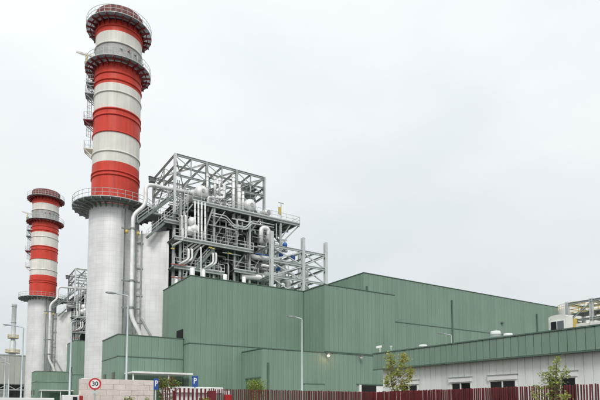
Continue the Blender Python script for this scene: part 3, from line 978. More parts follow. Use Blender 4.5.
    # tall vent pipes with silencers
    for px, y0, y1, r in ((207.5, 174, 197, 0.19), (215, 177, 196, 0.22), (219.5, 178, 196, 0.17), (233.5, 175, 219, 0.26), (239, 185, 219, 0.30), (225, 183, 198, 0.14), (243, 192, 214, 0.22)):
        a, b = onY(px, y0, 73.4), onY(px, y1, 73.4)
        vp = vpipe([a, (b.x, b.y, b.z)], r)
        MB().lathe((a.x, a.y), [(r*1.12, a.z-0.5), (r*1.12, a.z-0.4)], 12).build('band', 'galv', vp)
    q = [onY(208, 198, 73.1), onY(208, 212, 73.1)]
    vpipe([onY(224, 184, 73.2), onY(224, 198.5, 73.2), onY(208, 197, 73.2), onY(208, 212, 73.2)], 0.17, bend=0.4)
    vpipe([onY(198, 193, 73.6), onY(232, 183, 76)], 0.13, 'pipe_grey')
    # four parallel risers
    for i, px in enumerate((195, 198.4, 201.7, 205.1)):
        a, b = onY(px, 201+i*0.7, 71.2), onY(px, 241+i*1.2, 71.2)
        vpipe([a, b, b + Vector((-1.0, 0.6, -0.9)), b + Vector((-1.3, 2.5, -1.6))], 0.135, bend=0.5)
    # lower stubs
    for px, y0, y1, r in ((188.7, 249, 259, 0.17), (192.2, 249, 259, 0.16), (213.2, 253, 263, 0.15), (216.2, 253, 263, 0.16), (201, 247, 285, 0.11), (183, 228, 240, 0.12), (186, 215, 238, 0.13), (182, 215, 240, 0.11)):
        a, b = onY(px, y0, 71.0), onY(px, y1, 71.0)
        vpipe([a + Vector((0, 1.5, 0)), a, b, b + Vector((-1.2, 0.5, -0.9))], r, bend=0.35)
    # red sprinkler mains
    for py in (264, 277):
        a, b = onY(171, py, 71.2), onY(186, py+1.5, 71.2)
        vpipe([a, b], 0.065, 'rust_red')
    # many small pipes, cable trays and lamps in the bays
    rg = random.Random(21)
    for k in range(46):
        x = rg.uniform(26.3, 45.5); y = rg.uniform(71.8, 75.7)
        if rg.random() < 0.55: z0, z1 = rg.uniform(18, 20), rg.uniform(22, 25.2)
        else: z0, z1 = rg.uniform(25.8, 27), rg.uniform(28.5, 31.3)
        r = rg.choice((0.06, 0.08, 0.1, 0.14, 0.18)); m = rg.choice(('pipe_white', 'pipe_white', 'pipe_grey', 'galv', 'galv_dark'))
        vpipe([(x, y, z0), (x, y, z1), (x + rg.uniform(-1.6, 1.6), y + rg.uniform(0.2, 1.2), z1 + rg.uniform(0.0, 0.5))], r, m, 0.3)
    for k in range(26):
        x = rg.uniform(26.3, 41); y = rg.uniform(71.6, 75.5); z = rg.choice((19.2, 20.4, 22.8, 23.6, 24.4, 27.2, 28.3, 29.4, 30.3)) + rg.uniform(-0.3, 0.3)
        L = rg.uniform(1.5, 5)
        vpipe([(x, y, z), (min(x+L, 46), y, z), (min(x+L, 46), y, z + rg.choice((-1, 1))*rg.uniform(0.6, 1.4))], rg.choice((0.06, 0.09, 0.13)), rg.choice(('pipe_white', 'pipe_grey', 'galv', 'galv')), 0.3)
    for k in range(16):    # pipework and steel between the drums
        x = rg.uniform(27, 41); y = rg.uniform(74.5, 83)
        vpipe([(x, y, ZD), (x, y, rg.uniform(33.5, 36.3)), (x+rg.uniform(-2, 2), y+rg.uniform(-1, 1), rg.uniform(35.5, 37.2))], rg.choice((0.08, 0.12, 0.18)), rg.choice(('pipe_white', 'galv', 'pipe_grey')), 0.3)
    for k in range(90):    # instrument lines, hangers, small handrail posts
        x = rg.uniform(26.2, 43.5); y = rg.uniform(71.3, 75.9); base_ = rg.choice((18.2, 21.7, 25.7, 25.7, 28.4))
        h = rg.uniform(1.2, 3.4)
        if rg.random() < 0.6: MB().bar((x, y, base_), (x, y, base_+h), rg.choice((0.06, 0.09, 0.12))).build('hanger', rg.choice(('galv', 'galv_light', 'galv')), t)
        else: MB().bar((x, y, base_+h), (x+rg.uniform(1, 3.4), y, base_+h), rg.choice((0.06, 0.09, 0.14))).build('cable_tray', rg.choice(('galv', 'galv_light', 'galv_dark')), t)
    for k in range(14):
        x = 26.6 + 1.25*k; z = rg.choice((18.4, 22.0, 26.2))
        MB().bar((x, 71.7+rg.uniform(0, 2), z), (x+rg.choice((-1, 1))*1.6, 71.7+rg.uniform(0, 2), z+2.9), 0.12).build('brace', 'galv', t)
    for k in range(26):    # light steel inside the penthouse
        x = rg.uniform(26.4, 40.6); y = rg.uniform(74.4, 83.6); z = rg.uniform(32.5, 36.0)
        if rg.random() < 0.5: MB().bar((x, y, ZD), (x, y, z+1.6), 0.11).build('hanger', 'galv', t)
        else: MB().bar((x, y, z), (min(41, x+rg.uniform(1.5, 5)), y+rg.uniform(-1, 1), z+rg.choice((0, 0, 1.6))), 0.12).build('cable_tray', rg.choice(('galv', 'galv_light')), t)
    railing((27.9, 76.2, ZD+2.6), (40.5, 76.2, ZD+2.6), 'galv')
    railing((25.2, 71.45, 21.6), (33, 71.45, 21.6), 'galv_light')
    for px, py in ((192, 222), (194, 229), (189.5, 231)):
        q = onY(px, py, 71.6)
        MB().lathe((q.x, q.y), [(0.0, q.z-0.75), (0.45, q.z-0.6), (0.6, q.z-0.2), (0.6, q.z+0.25), (0.4, q.z+0.6), (0.0, q.z+0.72)], 16).build('vessel', 'pipe_white', t)
    for px, py in ((210, 247.5), (213, 248.5), (230, 253.5), (172.5, 248.5)):
        q = onY(px, py, 70.9); MB().box((q.x-0.22, q.y-0.08, q.z-0.07), (q.x+0.22, q.y+0.08, q.z+0.07)).build('bay_lamp', 'safety_yellow', t)
    # light mast on the deck corner
    q = onY(281, 225, 72.2); h = onY(281, 203, 72.2).z
    MB().bar((q.x, 72.2, ZD), (q.x, 72.2, h), 0.1).bar((q.x-0.5, 72.2, h), (q.x+0.5, 72.2, h), 0.12).build('light_mast', 'galv', t)
    MB().box((q.x-0.55, 71.95, ZD+1.0), (q.x-0.1, 72.15, ZD+2.2)).build('gas_cylinder', 'safety_yellow', t)
    # big white U bend under the deck at the right
    a = onY(261, 243, 71.5); b = onY(261, 227.5, 71.5); c_ = onY(268.5, 228.5, 71.5); d_ = onY(268.5, 243, 71.5)
    vpipe([a, b, c_, d_], 0.36, bend=0.9)
    return t
bo1 = boiler('steel boiler frame with drums, decks and pipes behind the near annex')
bo2 = copy_tree(bo1); bo2.location.y += SHIFT; bo2['label'] = 'distant steel boiler frame glimpsed between the two chimneys'

# ------------------------------------------------------------------ open pipe rack right of the boiler
pr = empty('pipe_rack', (44.2, 71.8, 0), 'open steel pipe rack with blue valves above the green roofs', 'pipe rack')
rx, ry = (39.1, 44.81, 49.2), (68.0, 75.7)
for x in rx:
    for y in ry:
        MB().ibeam((x, y, 17.9), (x, y, 28.05), 0.52, 0.52).build('column', 'galv_light', pr)
for z in (25.9, 23.6, 21.2):
    for y in ry: MB().ibeam((rx[0], y, z), (rx[2], y, z), 0.3, 0.34).build('beam', 'galv_light', pr)
    for x in rx: MB().ibeam((x, ry[0], z), (x, ry[1], z), 0.3, 0.34).build('beam', 'galv', pr)
    for x in (41.9, 47.0): MB().ibeam((x, ry[0], z), (x, ry[1], z), 0.2, 0.24).build('beam', 'galv', pr)
for a, b in zip(rx, rx[1:]):
    for z0, z1 in ((23.7, 25.8), (21.3, 23.5), (18.2, 21.1)):
        MB().bar((a, 68, z0), (b, 68, z1), 0.17).build('brace', 'galv_light', pr)
        MB().bar((b, 68.2, z0), (a, 68.2, z1), 0.17).build('brace', 'galv_light', pr)
        MB().bar((b, 75.7, z0), (a, 75.7, z1), 0.17).build('brace', 'galv_light', pr)
for x in (rx[0], rx[2]):
    for z0, z1 in ((23.7, 25.8), (21.3, 23.5), (18.2, 21.1)):
        MB().bar((x, 68, z0), (x, 75.7, z1), 0.17).build('brace', 'galv_light', pr)
for pts, r, m in (([(39.6, 71, 22.2), (43.0, 71, 22.2), (43.0, 71, 24.8), (38, 73, 25.2)], 0.42, 'pipe_white'), ([(40, 69.6, 24.2), (46.5, 69.6, 24.2), (46.5, 69.6, 19)], 0.34, 'pipe_white'),
                  ([(36, 72, 21.6), (44, 71, 21.8), (44, 71, 18)], 0.5, 'pipe_white'), ([(38, 70.4, 26.2), (43.4, 70.4, 26.2), (43.4, 74, 29.5)], 0.2, 'pipe_grey'), ([(38.0, 69, 22.9), (41, 69, 22.9), (41, 69, 18)], 0.22, 'pipe_white'),
                  ([(40.2, 73, 18), (40.2, 73, 28.6)], 0.25, 'pipe_grey'), ([(42.2, 73.5, 18), (42.2, 73.5, 29.6)], 0.30, 'pipe_white'), ([(38, 72.6, 23.4), (45.8, 72.6, 23.4), (45.8, 72.6, 18)], 0.18, 'pipe_white'), ([(37, 69.2, 24.6), (40.3, 69.2, 24.6)], 0.08, 'valve_blue')):
    MB().pipe(pts, r, 12, r*2.2).build('pipe', m, pr)
for px, py in ((281, 254.5), (293, 258), (278, 269), (285, 245)):
    q = onY(px, py, 69.0)
    v = MB().lathe((q.x, q.y), [(0, q.z-0.3), (0.34, q.z-0.3), (0.38, q.z), (0.3, q.z+0.3), (0, q.z+0.34)], 12).build('valve_actuator', 'valve_blue', pr)
    MB().bar((q.x, q.y, q.z-1.0), (q.x, q.y, q.z+0.7), 0.14).build('spindle', 'galv', v)

# ------------------------------------------------------------------ white office building
WX = 25.0
YE = 28.83
wb = empty('white_building', (33, 16, 0), 'white panelled low building with deep green fascia', 'building')
Y0 = -6.0
XB = 40.0
MB().box((WX+0.52, Y0, 0), (XB, YE-0.5, 4.3)).build('wall', 'white_cladding', wb)
MB().box((WX+0.06, Y0, 4.17), (XB+0.5, YE-0.06, 5.28)).build('roof', 'green_cladding', wb)
wins = [(24.6*1.013, 26.2*1.013), (20.34*1.013, 21.9*1.013), (17.39*1.013, 19.1*1.013), (14.1*1.013, 15.7*1.013), (9.6, 11.3)]
# wall panels, cut out above and below the windows
wp = 0.45
yy = YE - 0.5
def wpanel(y0, y1, z0, z1): 
    link('panel', panel_mesh(y1-y0-0.02, z1-z0, 'white_cladding', 0.035, 0.012), wb, Vector((WX+0.52, y1-0.01, z0)) - Vector(wb.location), -math.pi/2)
while yy > 4.0:
    y1, y0 = yy, yy - wp
    w = [q for q in wins if q[0] < (y0+y1)/2 < q[1]]
    if w:
        wpanel(y0, y1, 0.1, 1.65); wpanel(y0, y1, 3.30, 4.15)
    else: wpanel(y0, y1, 0.1, 4.15)
    yy -= wp
# end face panels of white wall (facing +Y is unseen); fascia panels
yy = YE
while yy > 3.0:
    link('fascia_panel', panel_mesh(0.438, 1.10, 'green_cladding', 0.045, 0.012), wb, Vector((WX+0.06, yy-0.006, 4.185)) - Vector(wb.location), -math.pi/2)
    yy -= 0.45
MB().box((WX-0.02, Y0, 4.115), (WX+0.10, YE+0.02, 4.18)).build('fascia_drip', 'green_trim', wb)
MB().box((WX-0.03, Y0, 5.29), (WX+0.35, YE+0.04, 5.36)).build('parapet_cap', 'green_trim', wb)
MB().box((WX+0.351, YE-0.3, 5.29), (XB+0.4, YE+0.04, 5.36)).build('parapet_cap', 'green_trim', wb)
for k, (a, b) in enumerate(wins):
    w = empty('window', (0,0,0), None, None)
    w.parent = wb
    bpy.data.objects.remove(w)
    fx = WX + 0.46
    fr = MB()
    for y in (a, (a+b)/2-0.03, b-0.07): fr.box((fx-0.02, y, 1.7), (fx+0.10, y+0.07, 3.0))
    fr.box((fx-0.015, a+0.071, 1.7), (fx+0.10, b-0.071, 1.77)).box((fx-0.015, a+0.071, 2.93), (fx+0.10, b-0.071, 3.0))
    win = fr.build('window', 'white_paint', wb)
    MB().box((fx-0.10, a-0.05, 3.003), (fx+0.08, b+0.05, 3.27)).build('shutter_box', 'white_paint', win)
    MB().box((fx-0.14, a-0.09, 3.272), (fx+0.08, b+0.09, 3.31)).build('hood', 'galv', win)
    MB().box((fx-0.08, a-0.05, 1.62), (fx+0.08, b+0.05, 1.695)).build('sill', 'white_paint', win)
    c_ = (a+b)/2
    for u, v in ((a+0.072, c_-0.032), (c_+0.042, b-0.072)):
        MB().box((fx+0.03, u, 1.775), (fx+0.05, v, 2.925)).build('pane', 'glass_dark', win)
# things on its roof
def roof_vent(px, py, r, h, lb, X=28.5):
    q = onX(px, py, X)
    t = empty('roof_fan', (q.x, q.y, 5.25), lb, 'roof fan', 'white roof fans')
    MB().lathe((q.x, q.y), [(r*0.8, 5.25), (r*0.8, q.z-h*0.75), (r, q.z-h*0.75), (r, q.z-0.06), (r*0.9, q.z), (0, q.z+0.03)], 24).build('housing', 'white_paint', t)
    MB().lathe((q.x, q.y), [(r+0.03, q.z-h*0.5), (r+0.03, q.z-h*0.42)], 24).build('band', 'galv', t)
roof_vent(495.5, 331.3, 0.31, 0.5, 'taller white round roof fan behind the green fascia')
roof_vent(508, 333.7, 0.27, 0.3, 'lower white round roof fan beside the taller one')
roof_vent(423, 345.0, 0.30, 0.25, 'flat white vent just showing above the fascia')
# arched rooftop unit with two panes
q0, q1 = onX(548.5, 320, 29.0), onX(566, 320, 29.0)
ya, yb = q1.y, q0.y
zt = onX(557, 314.5, 29.0).z
t = empty('rooftop_cabin', (29.8, (ya+yb)/2, 5.25), 'cream rooftop cabin with arched top and two panes', 'cabin')
prof = []
for k in range(9):
    a = math.pi*k/8
    prof.append(((ya+yb)/2 - math.cos(a)*(yb-ya)/2, zt-0.14 + 0.12*math.sin(a)))
v = [(29.0, ya, 5.25)] + [(29.0, y, z) for y, z in prof] + [(29.0, yb, 5.25)]
v2 = [(29.7, y, z) for x, y, z in v]
n = len(v)
fs = [tuple(range(n)), tuple(range(2*n-1, n-1, -1))] + [(k, n+k, n+(k+1) % n, (k+1) % n) for k in range(n)]
MB().faces(v+v2, fs).build('shell', 'beige_roof_box', t)
w = MB().box((28.94, ya+0.06, 5.5), (28.995, yb-0.14, zt-0.36)).build('window_frame', 'white_paint', t)
ymid = (ya+yb)/2 - 0.02
MB().box((28.90, ymid+0.04, 5.6), (28.935, yb-0.19, zt-0.42)).build('pane', 'glass_dark', w)
MB().box((28.90, ya+0.11, 5.6), (28.935, ymid-0.04, zt-0.42)).build('pane', 'glass_grey', w)
# long beige duct box on the roof at the right edge
qa, qb = onX(575.5, 324, 30.0), onX(600, 318, 30.0)
t = MB().bbox((30.0, qb.y-5.0, 5.25), (31.4, qa.y, qa.z), 0.03).build('roof_duct', 'beige_roof_box')
tag(t, 'long beige duct box on the white building roof', 'duct')
for k in range(7):
    y = qa.y - 0.9 - 0.9*k
    MB().box((29.96, y, 5.25), (31.44, y+0.05, qa.z+0.03)).build('joint_flange', 'beige_roof_box', t)
# camera and aerial
p = onX(379, 347.3, 25.4)
t = empty('security_camera', (p.x, p.y, 5.3), 'small white security camera on the fascia corner', 'camera')
MB().bar((p.x, p.y-0.1, 5.3), (p.x, p.y-0.1, p.z), 0.05).build('stem', 'white_paint', t)
MB().bar((p.x+0.15, p.y-0.12, p.z+0.06), (p.x-0.2, p.y+0.08, p.z-0.02), 0.13, 0.15).build('housing', 'sign_white', t)
p = onX(391, 345.5, 25.5)
t = MB().tube((p.x, p.y, 5.3), (p.x, p.y, p.z), 0.025).bar((p.x, p.y-0.12, p.z-0.08), (p.x, p.y+0.12, p.z-0.08), 0.03).build('aerial', 'white_paint')
tag(t, 'thin white aerial rod above the fascia behind the young tree', 'aerial')

# ------------------------------------------------------------------ yard steel frame with yellow rails, beyond the roof at the right
X1_, X2_ = 70.0, 78.0
t = empty('yard_frame', (72, 38, 0), 'galvanised steel frame with yellow platforms beyond the white roof', 'steel frame')
ys = (40.2, 36.9, 33.6)
for x in (X1_, X1_+1.6+2.5):
    for y in ys:
        MB().ibeam((x, y, 0), (x, y, 15.9), 0.42, 0.42).build('column', 'galv_light', t)
    for z in (15.6, 13.2):
        MB().ibeam((x, ys[0], z), (x, ys[2], z), 0.26, 0.3).build('beam', 'galv', t)
for y in ys:
    for z in (15.6, 13.2): MB().ibeam((X1_, y, z), (X1_+4.1, y, z), 0.26, 0.3).build('beam', 'galv', t)
    MB().bar((X1_, y, 13.2), (X1_+4.1, y, 15.6), 0.12).build('brace', 'galv', t)
MB().bar((X1_, ys[1], 15.4), (X1_, ys[0], 13.0), 0.12).build('brace', 'galv', t)
MB().bar((X1_+4.1, ys[0], 15.4), (X1_+4.1, ys[1], 13.0), 0.12).build('brace', 'galv', t)
for z in (14.3, 11.6):
    d = MB().box((X1_+0.3, ys[2], z-0.12), (X1_+3.6, ys[0]-0.2, z)).build('deck', 'galv_dark', t)
    mb = MB()
    for k in range(6):
        y = ys[2] + (ys[0]-ys[2])*k/5
        mb.bar((X1_+0.4, y, z), (X1_+0.4, y, z+1.1), 0.07).bar((X1_+3.5, y, z), (X1_+3.5, y, z+1.1), 0.07)
    for hz in (0.15, 0.6, 1.1):
        mb.bar((X1_+0.4, ys[2], z+hz), (X1_+0.4, ys[0], z+hz), 0.05).bar((X1_+3.5, ys[2], z+hz), (X1_+3.5, ys[0], z+hz), 0.05).bar((X1_+0.4, ys[0]-0.3, z+hz), (X1_+3.5, ys[0]-0.3, z+hz), 0.09)
    mb.build('railing', 'safety_yellow', d)
p = onX(574, 320, X1_-0.3)
MB().box((p.x, p.y-0.3, 9.0), (p.x+0.4, p.y+0.25, p.z+0.2)).build('cabinet', 'safety_yellow', t)
# pale tank roof with a yellow rail behind it
p = onY(566, 306, 52)
tk = empty('storage_tank', (100, 55, 0), 'pale round tank top with yellow rail behind the hall end', 'tank')
cx_, cy_ = 104.0, 56.0
cz = onY(575, 300.5, cy_).z
MB().lathe((cx_, cy_), [(5.2, 0), (5.2, cz-1.6), (4.9, cz-1.3), (3.6, cz-0.6), (1.8, cz-0.15), (0, cz)], 48).build('shell', 'beige_roof_box', tk)
mb = MB()
for k in range(40):
    a = 2*math.pi*k/40; x, y = cx_+5.1*math.sin(a), cy_-5.1*math.cos(a)
    mb.bar((x, y, cz-1.6), (x, y, cz-0.5), 0.07)
for hz in (0.6, 1.1): mb.lathe((cx_, cy_), [(5.07, cz-1.6+hz-0.03), (5.12, cz-1.6+hz-0.03), (5.12, cz-1.6+hz+0.03), (5.07, cz-1.6+hz+0.03), (5.07, cz-1.6+hz-0.03)], 48)
mb.build('railing', 'safety_yellow', tk)

# ------------------------------------------------------------------ fence
FT = 2.36
FX, FY = 20.0, 23.16
def fence_run(label, n, pos, axis, a, b):
    t = empty('slat_fence', (*((a+b)/2 if axis == 'x' else FX, FY if axis == 'x' else (a+b)/2), 0), label, 'fence', 'dark red slat fence')
    if axis == 'x': me = MB().bbox((-0.009, -0.05, 0.12), (0.009, 0.05, FT), 0.003)
    else: me = MB().bbox((-0.05, -0.009, 0.12), (0.05, 0.009, FT), 0.003)
    first = me.build('slat', 'fence_red', None)
    msh = first.data; bpy.data.objects.remove(first)
    rl = Vector(t.location)
    rg = random.Random(5)
    for k in range(n):
        p = pos(k)
        o = link('slat', msh, t, Vector((p[0], p[1], rg.uniform(-0.02, 0.02))) - rl, rg.gauss(0, 0.018))
        o.rotation_euler.x = rg.gauss(0, 0.004); o.rotation_euler.y = rg.gauss(0, 0.004)
    for z in (0.35, 1.25):
        if axis == 'x': MB().box((a, FY+0.06, z), (b, FY+0.11, z+0.07)).build('rail', 'fence_red', t)
        else: MB().box((FX+0.06, a, z), (FX+0.11, b, z+0.07)).build('rail', 'fence_red', t)
    return t
XF0 = 7.75
SP = 0.108
GX0, GX1 = onY(174.5, 388, FY).x, onY(208, 388, FY).x
fl = fence_run('dark red vertical blade fence between the slatted gate and the corner', int((FX - GX1)/SP), lambda k: (GX1 + 0.06 + SP*k, FY), 'x', GX1, FX)
f0 = fence_run('short dark red blade fence between stone wall and slatted gate', int((GX0 - XF0)/SP), lambda k: (XF0 + SP*k, FY), 'x', XF0, GX0)
gt = empty('slatted_gate', ((GX0+GX1)/2, FY-0.02, 0), 'dark red gate of flat spaced slats before the white kiosk', 'gate')
gm = MB().bbox((-0.045, -0.012, 0.12), (0.045, 0.012, FT), 0.004).build('slat', 'fence_red', None); gme = gm.data; bpy.data.objects.remove(gm)
x = GX0 + 0.05
while x < GX1:
    link('slat', gme, gt, Vector((x, FY-0.02, random.uniform(-0.01, 0.01))) - Vector(gt.location), random.gauss(0, 0.03)); x += 0.205
for z in (0.3, 1.3): MB().box((GX0, FY+0.0, z), (GX1, FY+0.04, z+0.08)).build('rail', 'fence_red', gt)
for x in (GX0-0.05, GX1+0.0): MB().box((x, FY+0.045, 0), (x+0.08, FY+0.125, FT-0.12)).build('gate_post', 'fence_red', gt)
nR = int((FY - 4.0)/0.108)
fr_ = fence_run('dark red vertical slat fence in front of the white building', nR, lambda k: (FX, FY - 0.108*k), 'y', 4.0, FY)
g0, g1 = onY(208, 390, FY-0.10), onY(216, 390, FY-0.10)
t = MB().bbox((g0.x, FY-0.16, 0.1), (g1.x, FY-0.08, 2.26), 0.01).build('fence_panel', 'fence_red')
tag(t, 'solid dark red panel standing against the slat fence', 'panel')

# ------------------------------------------------------------------ gatehouse with white roof behind fence
a, b = onY(176, 386.6, 30), onY(223.5, 388.2, 30)
t = empty('gatehouse', ((a.x+b.x)/2, 31.5, 0), 'small white kiosk with flat roof behind the slat fence', 'kiosk')
MB().bbox((a.x, 30.0, a.z-0.34), (b.x, 33.0, a.z), 0.03).build('roof', 'white_paint', t)
MB().box((a.x+0.1, 30.25, 0.1), (b.x-0.45, 32.8, a.z-0.342)).build('wall', 'white_paint', t)
MB().bbox((b.x+0.02, 30.3, a.z-0.42), (b.x+0.6, 32.2, a.z-0.20), 0.02).build('eave', 'white_paint', t)
MB().box((a.x+1.55, 30.2, 0.1), (a.x+2.3, 30.24, 2.05)).build('door', 'brown_window', t)

# ------------------------------------------------------------------ stone wall
s0, s1 = onY(81, 378.5, 24.0), onY(154, 381.5, 24.0)
t = empty('stone_wall', ((s0.x+s1.x)/2, 24.2, 0), 'beige stone block wall behind the speed limit sign', 'wall')
hz = 0.235; zt = 2.72; nrow = 11; L = s1.x - s0.x
MB().box((s0.x+0.02, 24.03, 0), (s1.x-0.02, 24.42, zt-0.03)).build('core', 'mortar', t)
st = {}
rl = Vector(t.location)
for r in range(nrow):
    z = zt - hz*(r+1)
    x = s0.x; off = 0.27 if r % 2 else 0.54
    first = True
    while x < s1.x - 0.02:
        w = (off if first else 0.54); first = False
        w = min(w, s1.x - x)
        if w < 0.05: break
        key = round(w, 3)
        if key not in st:
            o = MB().bbox((0.004, 0, 0.004), (w-0.004, 0.45, hz-0.004), 0.006).build('stone', 'stone'); st[key] = o.data; bpy.data.objects.remove(o)
        link('stone', st[key], t, Vector((x, 24.0 + random.uniform(-0.006, 0.006), z)) - rl)
        x += w

# ------------------------------------------------------------------ low white wall and small things at lower left
w0 = onY(31, 398, 24.2)
t = MB().bbox((-14, 24.1, 0), (s0.x-1.0, 24.35, w0.z), 0.02).build('low_wall', 'white_paint')
tag(t, 'low white wall along the bottom left edge', 'wall')
p0, p1 = onY(63, 395, 24.0), onY(79.5, 395, 24.0)
t = empty('gate_pier', ((p0.x+p1.x)/2, 24.1, 0), 'squat white gate pier with dark letterbox beside the stone wall', 'gate pier')
MB().bbox((p0.x, 24.0, 0), (p1.x, 24.4, p0.z), 0.02).build('pier', 'white_paint', t)
q0, q1 = onY(73, 397, 23.98), onY(77, 397, 23.98)
MB().box((q0.x, 23.95, q0.z-0.3), (q1.x, 23.995, q0.z)).build('letterbox', 'sign_black', t)
q0, q1 = onY(79.6, 395.8, 23.7), onY(82.8, 395.8, 23.7)
t = empty('red_post', ((q0.x+q1.x)/2, 23.7, 0), 'red marker post beside the white gate pier', 'post')
MB().bbox((q0.x, 23.62, 0), (q1.x, 23.76, q0.z), 0.015).build('shaft', 'bright_red', t)
MB().box((q0.x-0.006, 23.61, q0.z-0.5), (q1.x+0.006, 23.77, q0.z-0.36)).build('band', 'sign_white', t)
p = onY(81.7, 379, 30.0)
t = MB().tube((p.x, 30, 0), (p.x, 30, p.z), 0.045).tube((p.x, 30, p.z), (p.x+0.35, 30, p.z), 0.045).build('gate_post', 'white_paint')
tag(t, 'thin white bent post at the left end of the stone wall', 'post')
# red panel in front of the left fence
q0, q1 = onY(225, 394.8, 22.7), onY(231, 394.8, 22.7)
t = empty('hydrant_cabinet', ((q0.x+q1.x)/2, 22.7, 0), 'small bright red cabinet on a post before the slat fence', 'cabinet')
MB().bbox((q0.x, 22.6, q0.z-0.55), (q1.x, 22.8, q0.z), 0.012).build('box', 'bright_red', t)
MB().bar(((q0.x+q1.x)/2, 22.7, 0.1), ((q0.x+q1.x)/2, 22.7, q0.z-0.55), 0.07).build('post', 'galv', t)

# ------------------------------------------------------------------ signs
def face_rot(p, turn=0.0): return -math.atan2(p.x, p.y) + turn
def sign30(px, py):
    p = onY(px, py, 23.0)
    t = empty('speed_limit_sign', (p.x, p.y, 0), 'round red and white 30 speed limit sign before the stone wall', 'sign')
    rz = face_rot(p)
    t.rotation_euler = (0, 0, rz)
    def disc(r, y, th, m, nm, par, r0=0):
        n = 40; v = []; f = []
        for yy_ in (y, y-th):
            for k in range(n): v.append((r*math.sin(2*math.pi*k/n), yy_, p.z + r*math.cos(2*math.pi*k/n)))
        f = [tuple(range(n, 2*n)), tuple(range(n-1, -1, -1))] + [(k, (k+1) % n, n+(k+1) % n, n+k) for k in range(n)]
        me = bpy.data.meshes.new(nm); me.from_pydata(v, [], f); me.materials.append(M[m]); return link(nm, me, par)
    pl = disc(0.245, 0, 0.02, 'sign_red', 'plate', t)
    disc(0.178, -0.021, 0.003, 'sign_white', 'disc', pl)
    me = text_mesh('30', 0.25, 0.002); me.materials.append(M['sign_black'])
    o = link('numerals', me, pl); o.rotation_euler = (math.pi/2, 0, 0); o.location = (0, -0.028, p.z)
    me = bpy.data.meshes.new('pole')
    mb = MB().tube((0, 0.035, 0), (0, 0.035, p.z+0.2), 0.03)
    me.from_pydata(mb.v, [], mb.f); me.materials.append(M['galv']); link('pole', me, t)
    mb = MB().box((-0.15, -0.01, p.z-0.40), (0.15, 0.004, p.z-0.30)); me = bpy.data.meshes.new('sub_plate'); me.from_pydata(mb.v, [], mb.f); me.materials.append(M['galv_light']); link('sub_plate', me, t)
sign30(95, 384)
def sign_p(px, py, w, h, lb, turn):
    p = onY(px, py, 21.0)
    t = empty('parking_sign', (p.x, p.y, 0), lb, 'sign', 'blue parking signs')
    t.rotation_euler = (0, 0, face_rot(p, turn))
    def bx(a, b, m, nm, par):
        mb = MB().bbox(a, b, 0.004); me = bpy.data.meshes.new(nm); me.from_pydata(mb.v, [], mb.f); me.materials.append(M[m]); return link(nm, me, par)
    pl = bx((-w/2, -0.02, p.z-h/2), (w/2, 0.0, p.z+h/2), 'sign_blue', 'plate', t)
    me = text_mesh('P', h*0.72, 0.002, 0.78); me.materials.append(M['sign_white'])
    o = link('letter', me, pl); o.rotation_euler = (math.pi/2, 0, 0); o.location = (0, -0.024, p.z+h*0.04)
    mb = MB().tube((0, 0.035, 0), (0, 0.035, p.z+h*0.4), 0.03); me = bpy.data.meshes.new('pole'); me.from_pydata(mb.v, [], mb.f); me.materials.append(M['galv_light']); link('pole', me, t)
sign_p(156, 384.2, 0.20, 0.45, 'blue P parking sign at the end of the stone wall', 0.35)
sign_p(195, 381.6, 0.25, 0.47, 'blue P parking sign before the slatted fence and kiosk', 0.1)

# ------------------------------------------------------------------ street lamps
def street_lamp(px, py, Y, lb, dirn=(-0.83, 0.4), arm=1.7, r=0.075):
    p = onY(px, py, Y)
    t = empty('street_lamp', (p.x, p.y, 0), lb, 'street lamp', 'street lamps')
    d = Vector((*dirn, 0)).normalized()
    MB().lathe((p.x, p.y), [(r*1.7, 0), (r*1.7, 0.9), (r*1.25, 0.95), (r*0.75, p.z-0.1)], 12).build('post', 'lamp_post', t)
    e = p + d*arm
    a = MB().pipe([(p.x, p.y, p.z-0.25), (p.x, p.y, p.z), e + Vector((0,0,0.22))], r*0.62, 8, 0.15).build('arm', 'lamp_post', t)
    hd = MB()
    s = Vector((-d.y, d.x, 0))
    h0 = e + Vector((0,0,0.20)) - d*0.15; h1 = h0 + d*0.75 + Vector((0,0,0.06))
    v = []
    for q, w, th in ((h0, 0.08, 0.04), (h0 + (h1-h0)*0.35, 0.14, 0.065), (h0+(h1-h0)*0.8, 0.13, 0.06), (h1, 0.06, 0.03)):
        v += [q - s*w - Vector((0,0,th)), q + s*w - Vector((0,0,th)), q + s*w*0.7 + Vector((0,0,th)), q - s*w*0.7 + Vector((0,0,th))]
    f = [(3,2,1,0), (12,13,14,15)]
    for i in range(3):
        for k in range(4): f.append((i*4+k, i*4+(k+1) % 4, (i+1)*4+(k+1) % 4, (i+1)*4+k))
    hd.faces(v, f).build('lamp_head', 'lamp_head', t)
street_lamp(302, 319, 39, 'grey street lamp standing before the central green block', (-RT.x, -RT.y), 0.75)
street_lamp(128.3, 296, 38.5, 'grey street lamp rising behind the stone wall', (-RT.x, -RT.y), 1.05)
street_lamp(71.8, 322, 46, 'grey lamp post in front of the narrow far green block', (FW.x, FW.y), 0.9)
street_lamp(23.6, 327.5, 56, 'tall grey street lamp left of the far chimney', (-RT.x, -RT.y), 1.35)
street_lamp(451.5, 335.3, 40.5, 'street lamp peeking over the green fascia', (-RT.x, -RT.y), 1.0, 0.06)
street_lamp(9.6, 364, 100, 'thin distant lamp post, right one of the far left pair', (-RT.x, -RT.y), 0.8, 0.10)
street_lamp(5.6, 359, 92, 'thin distant lamp post, left one of the far left pair', (-RT.x, -RT.y), 0.8, 0.10)

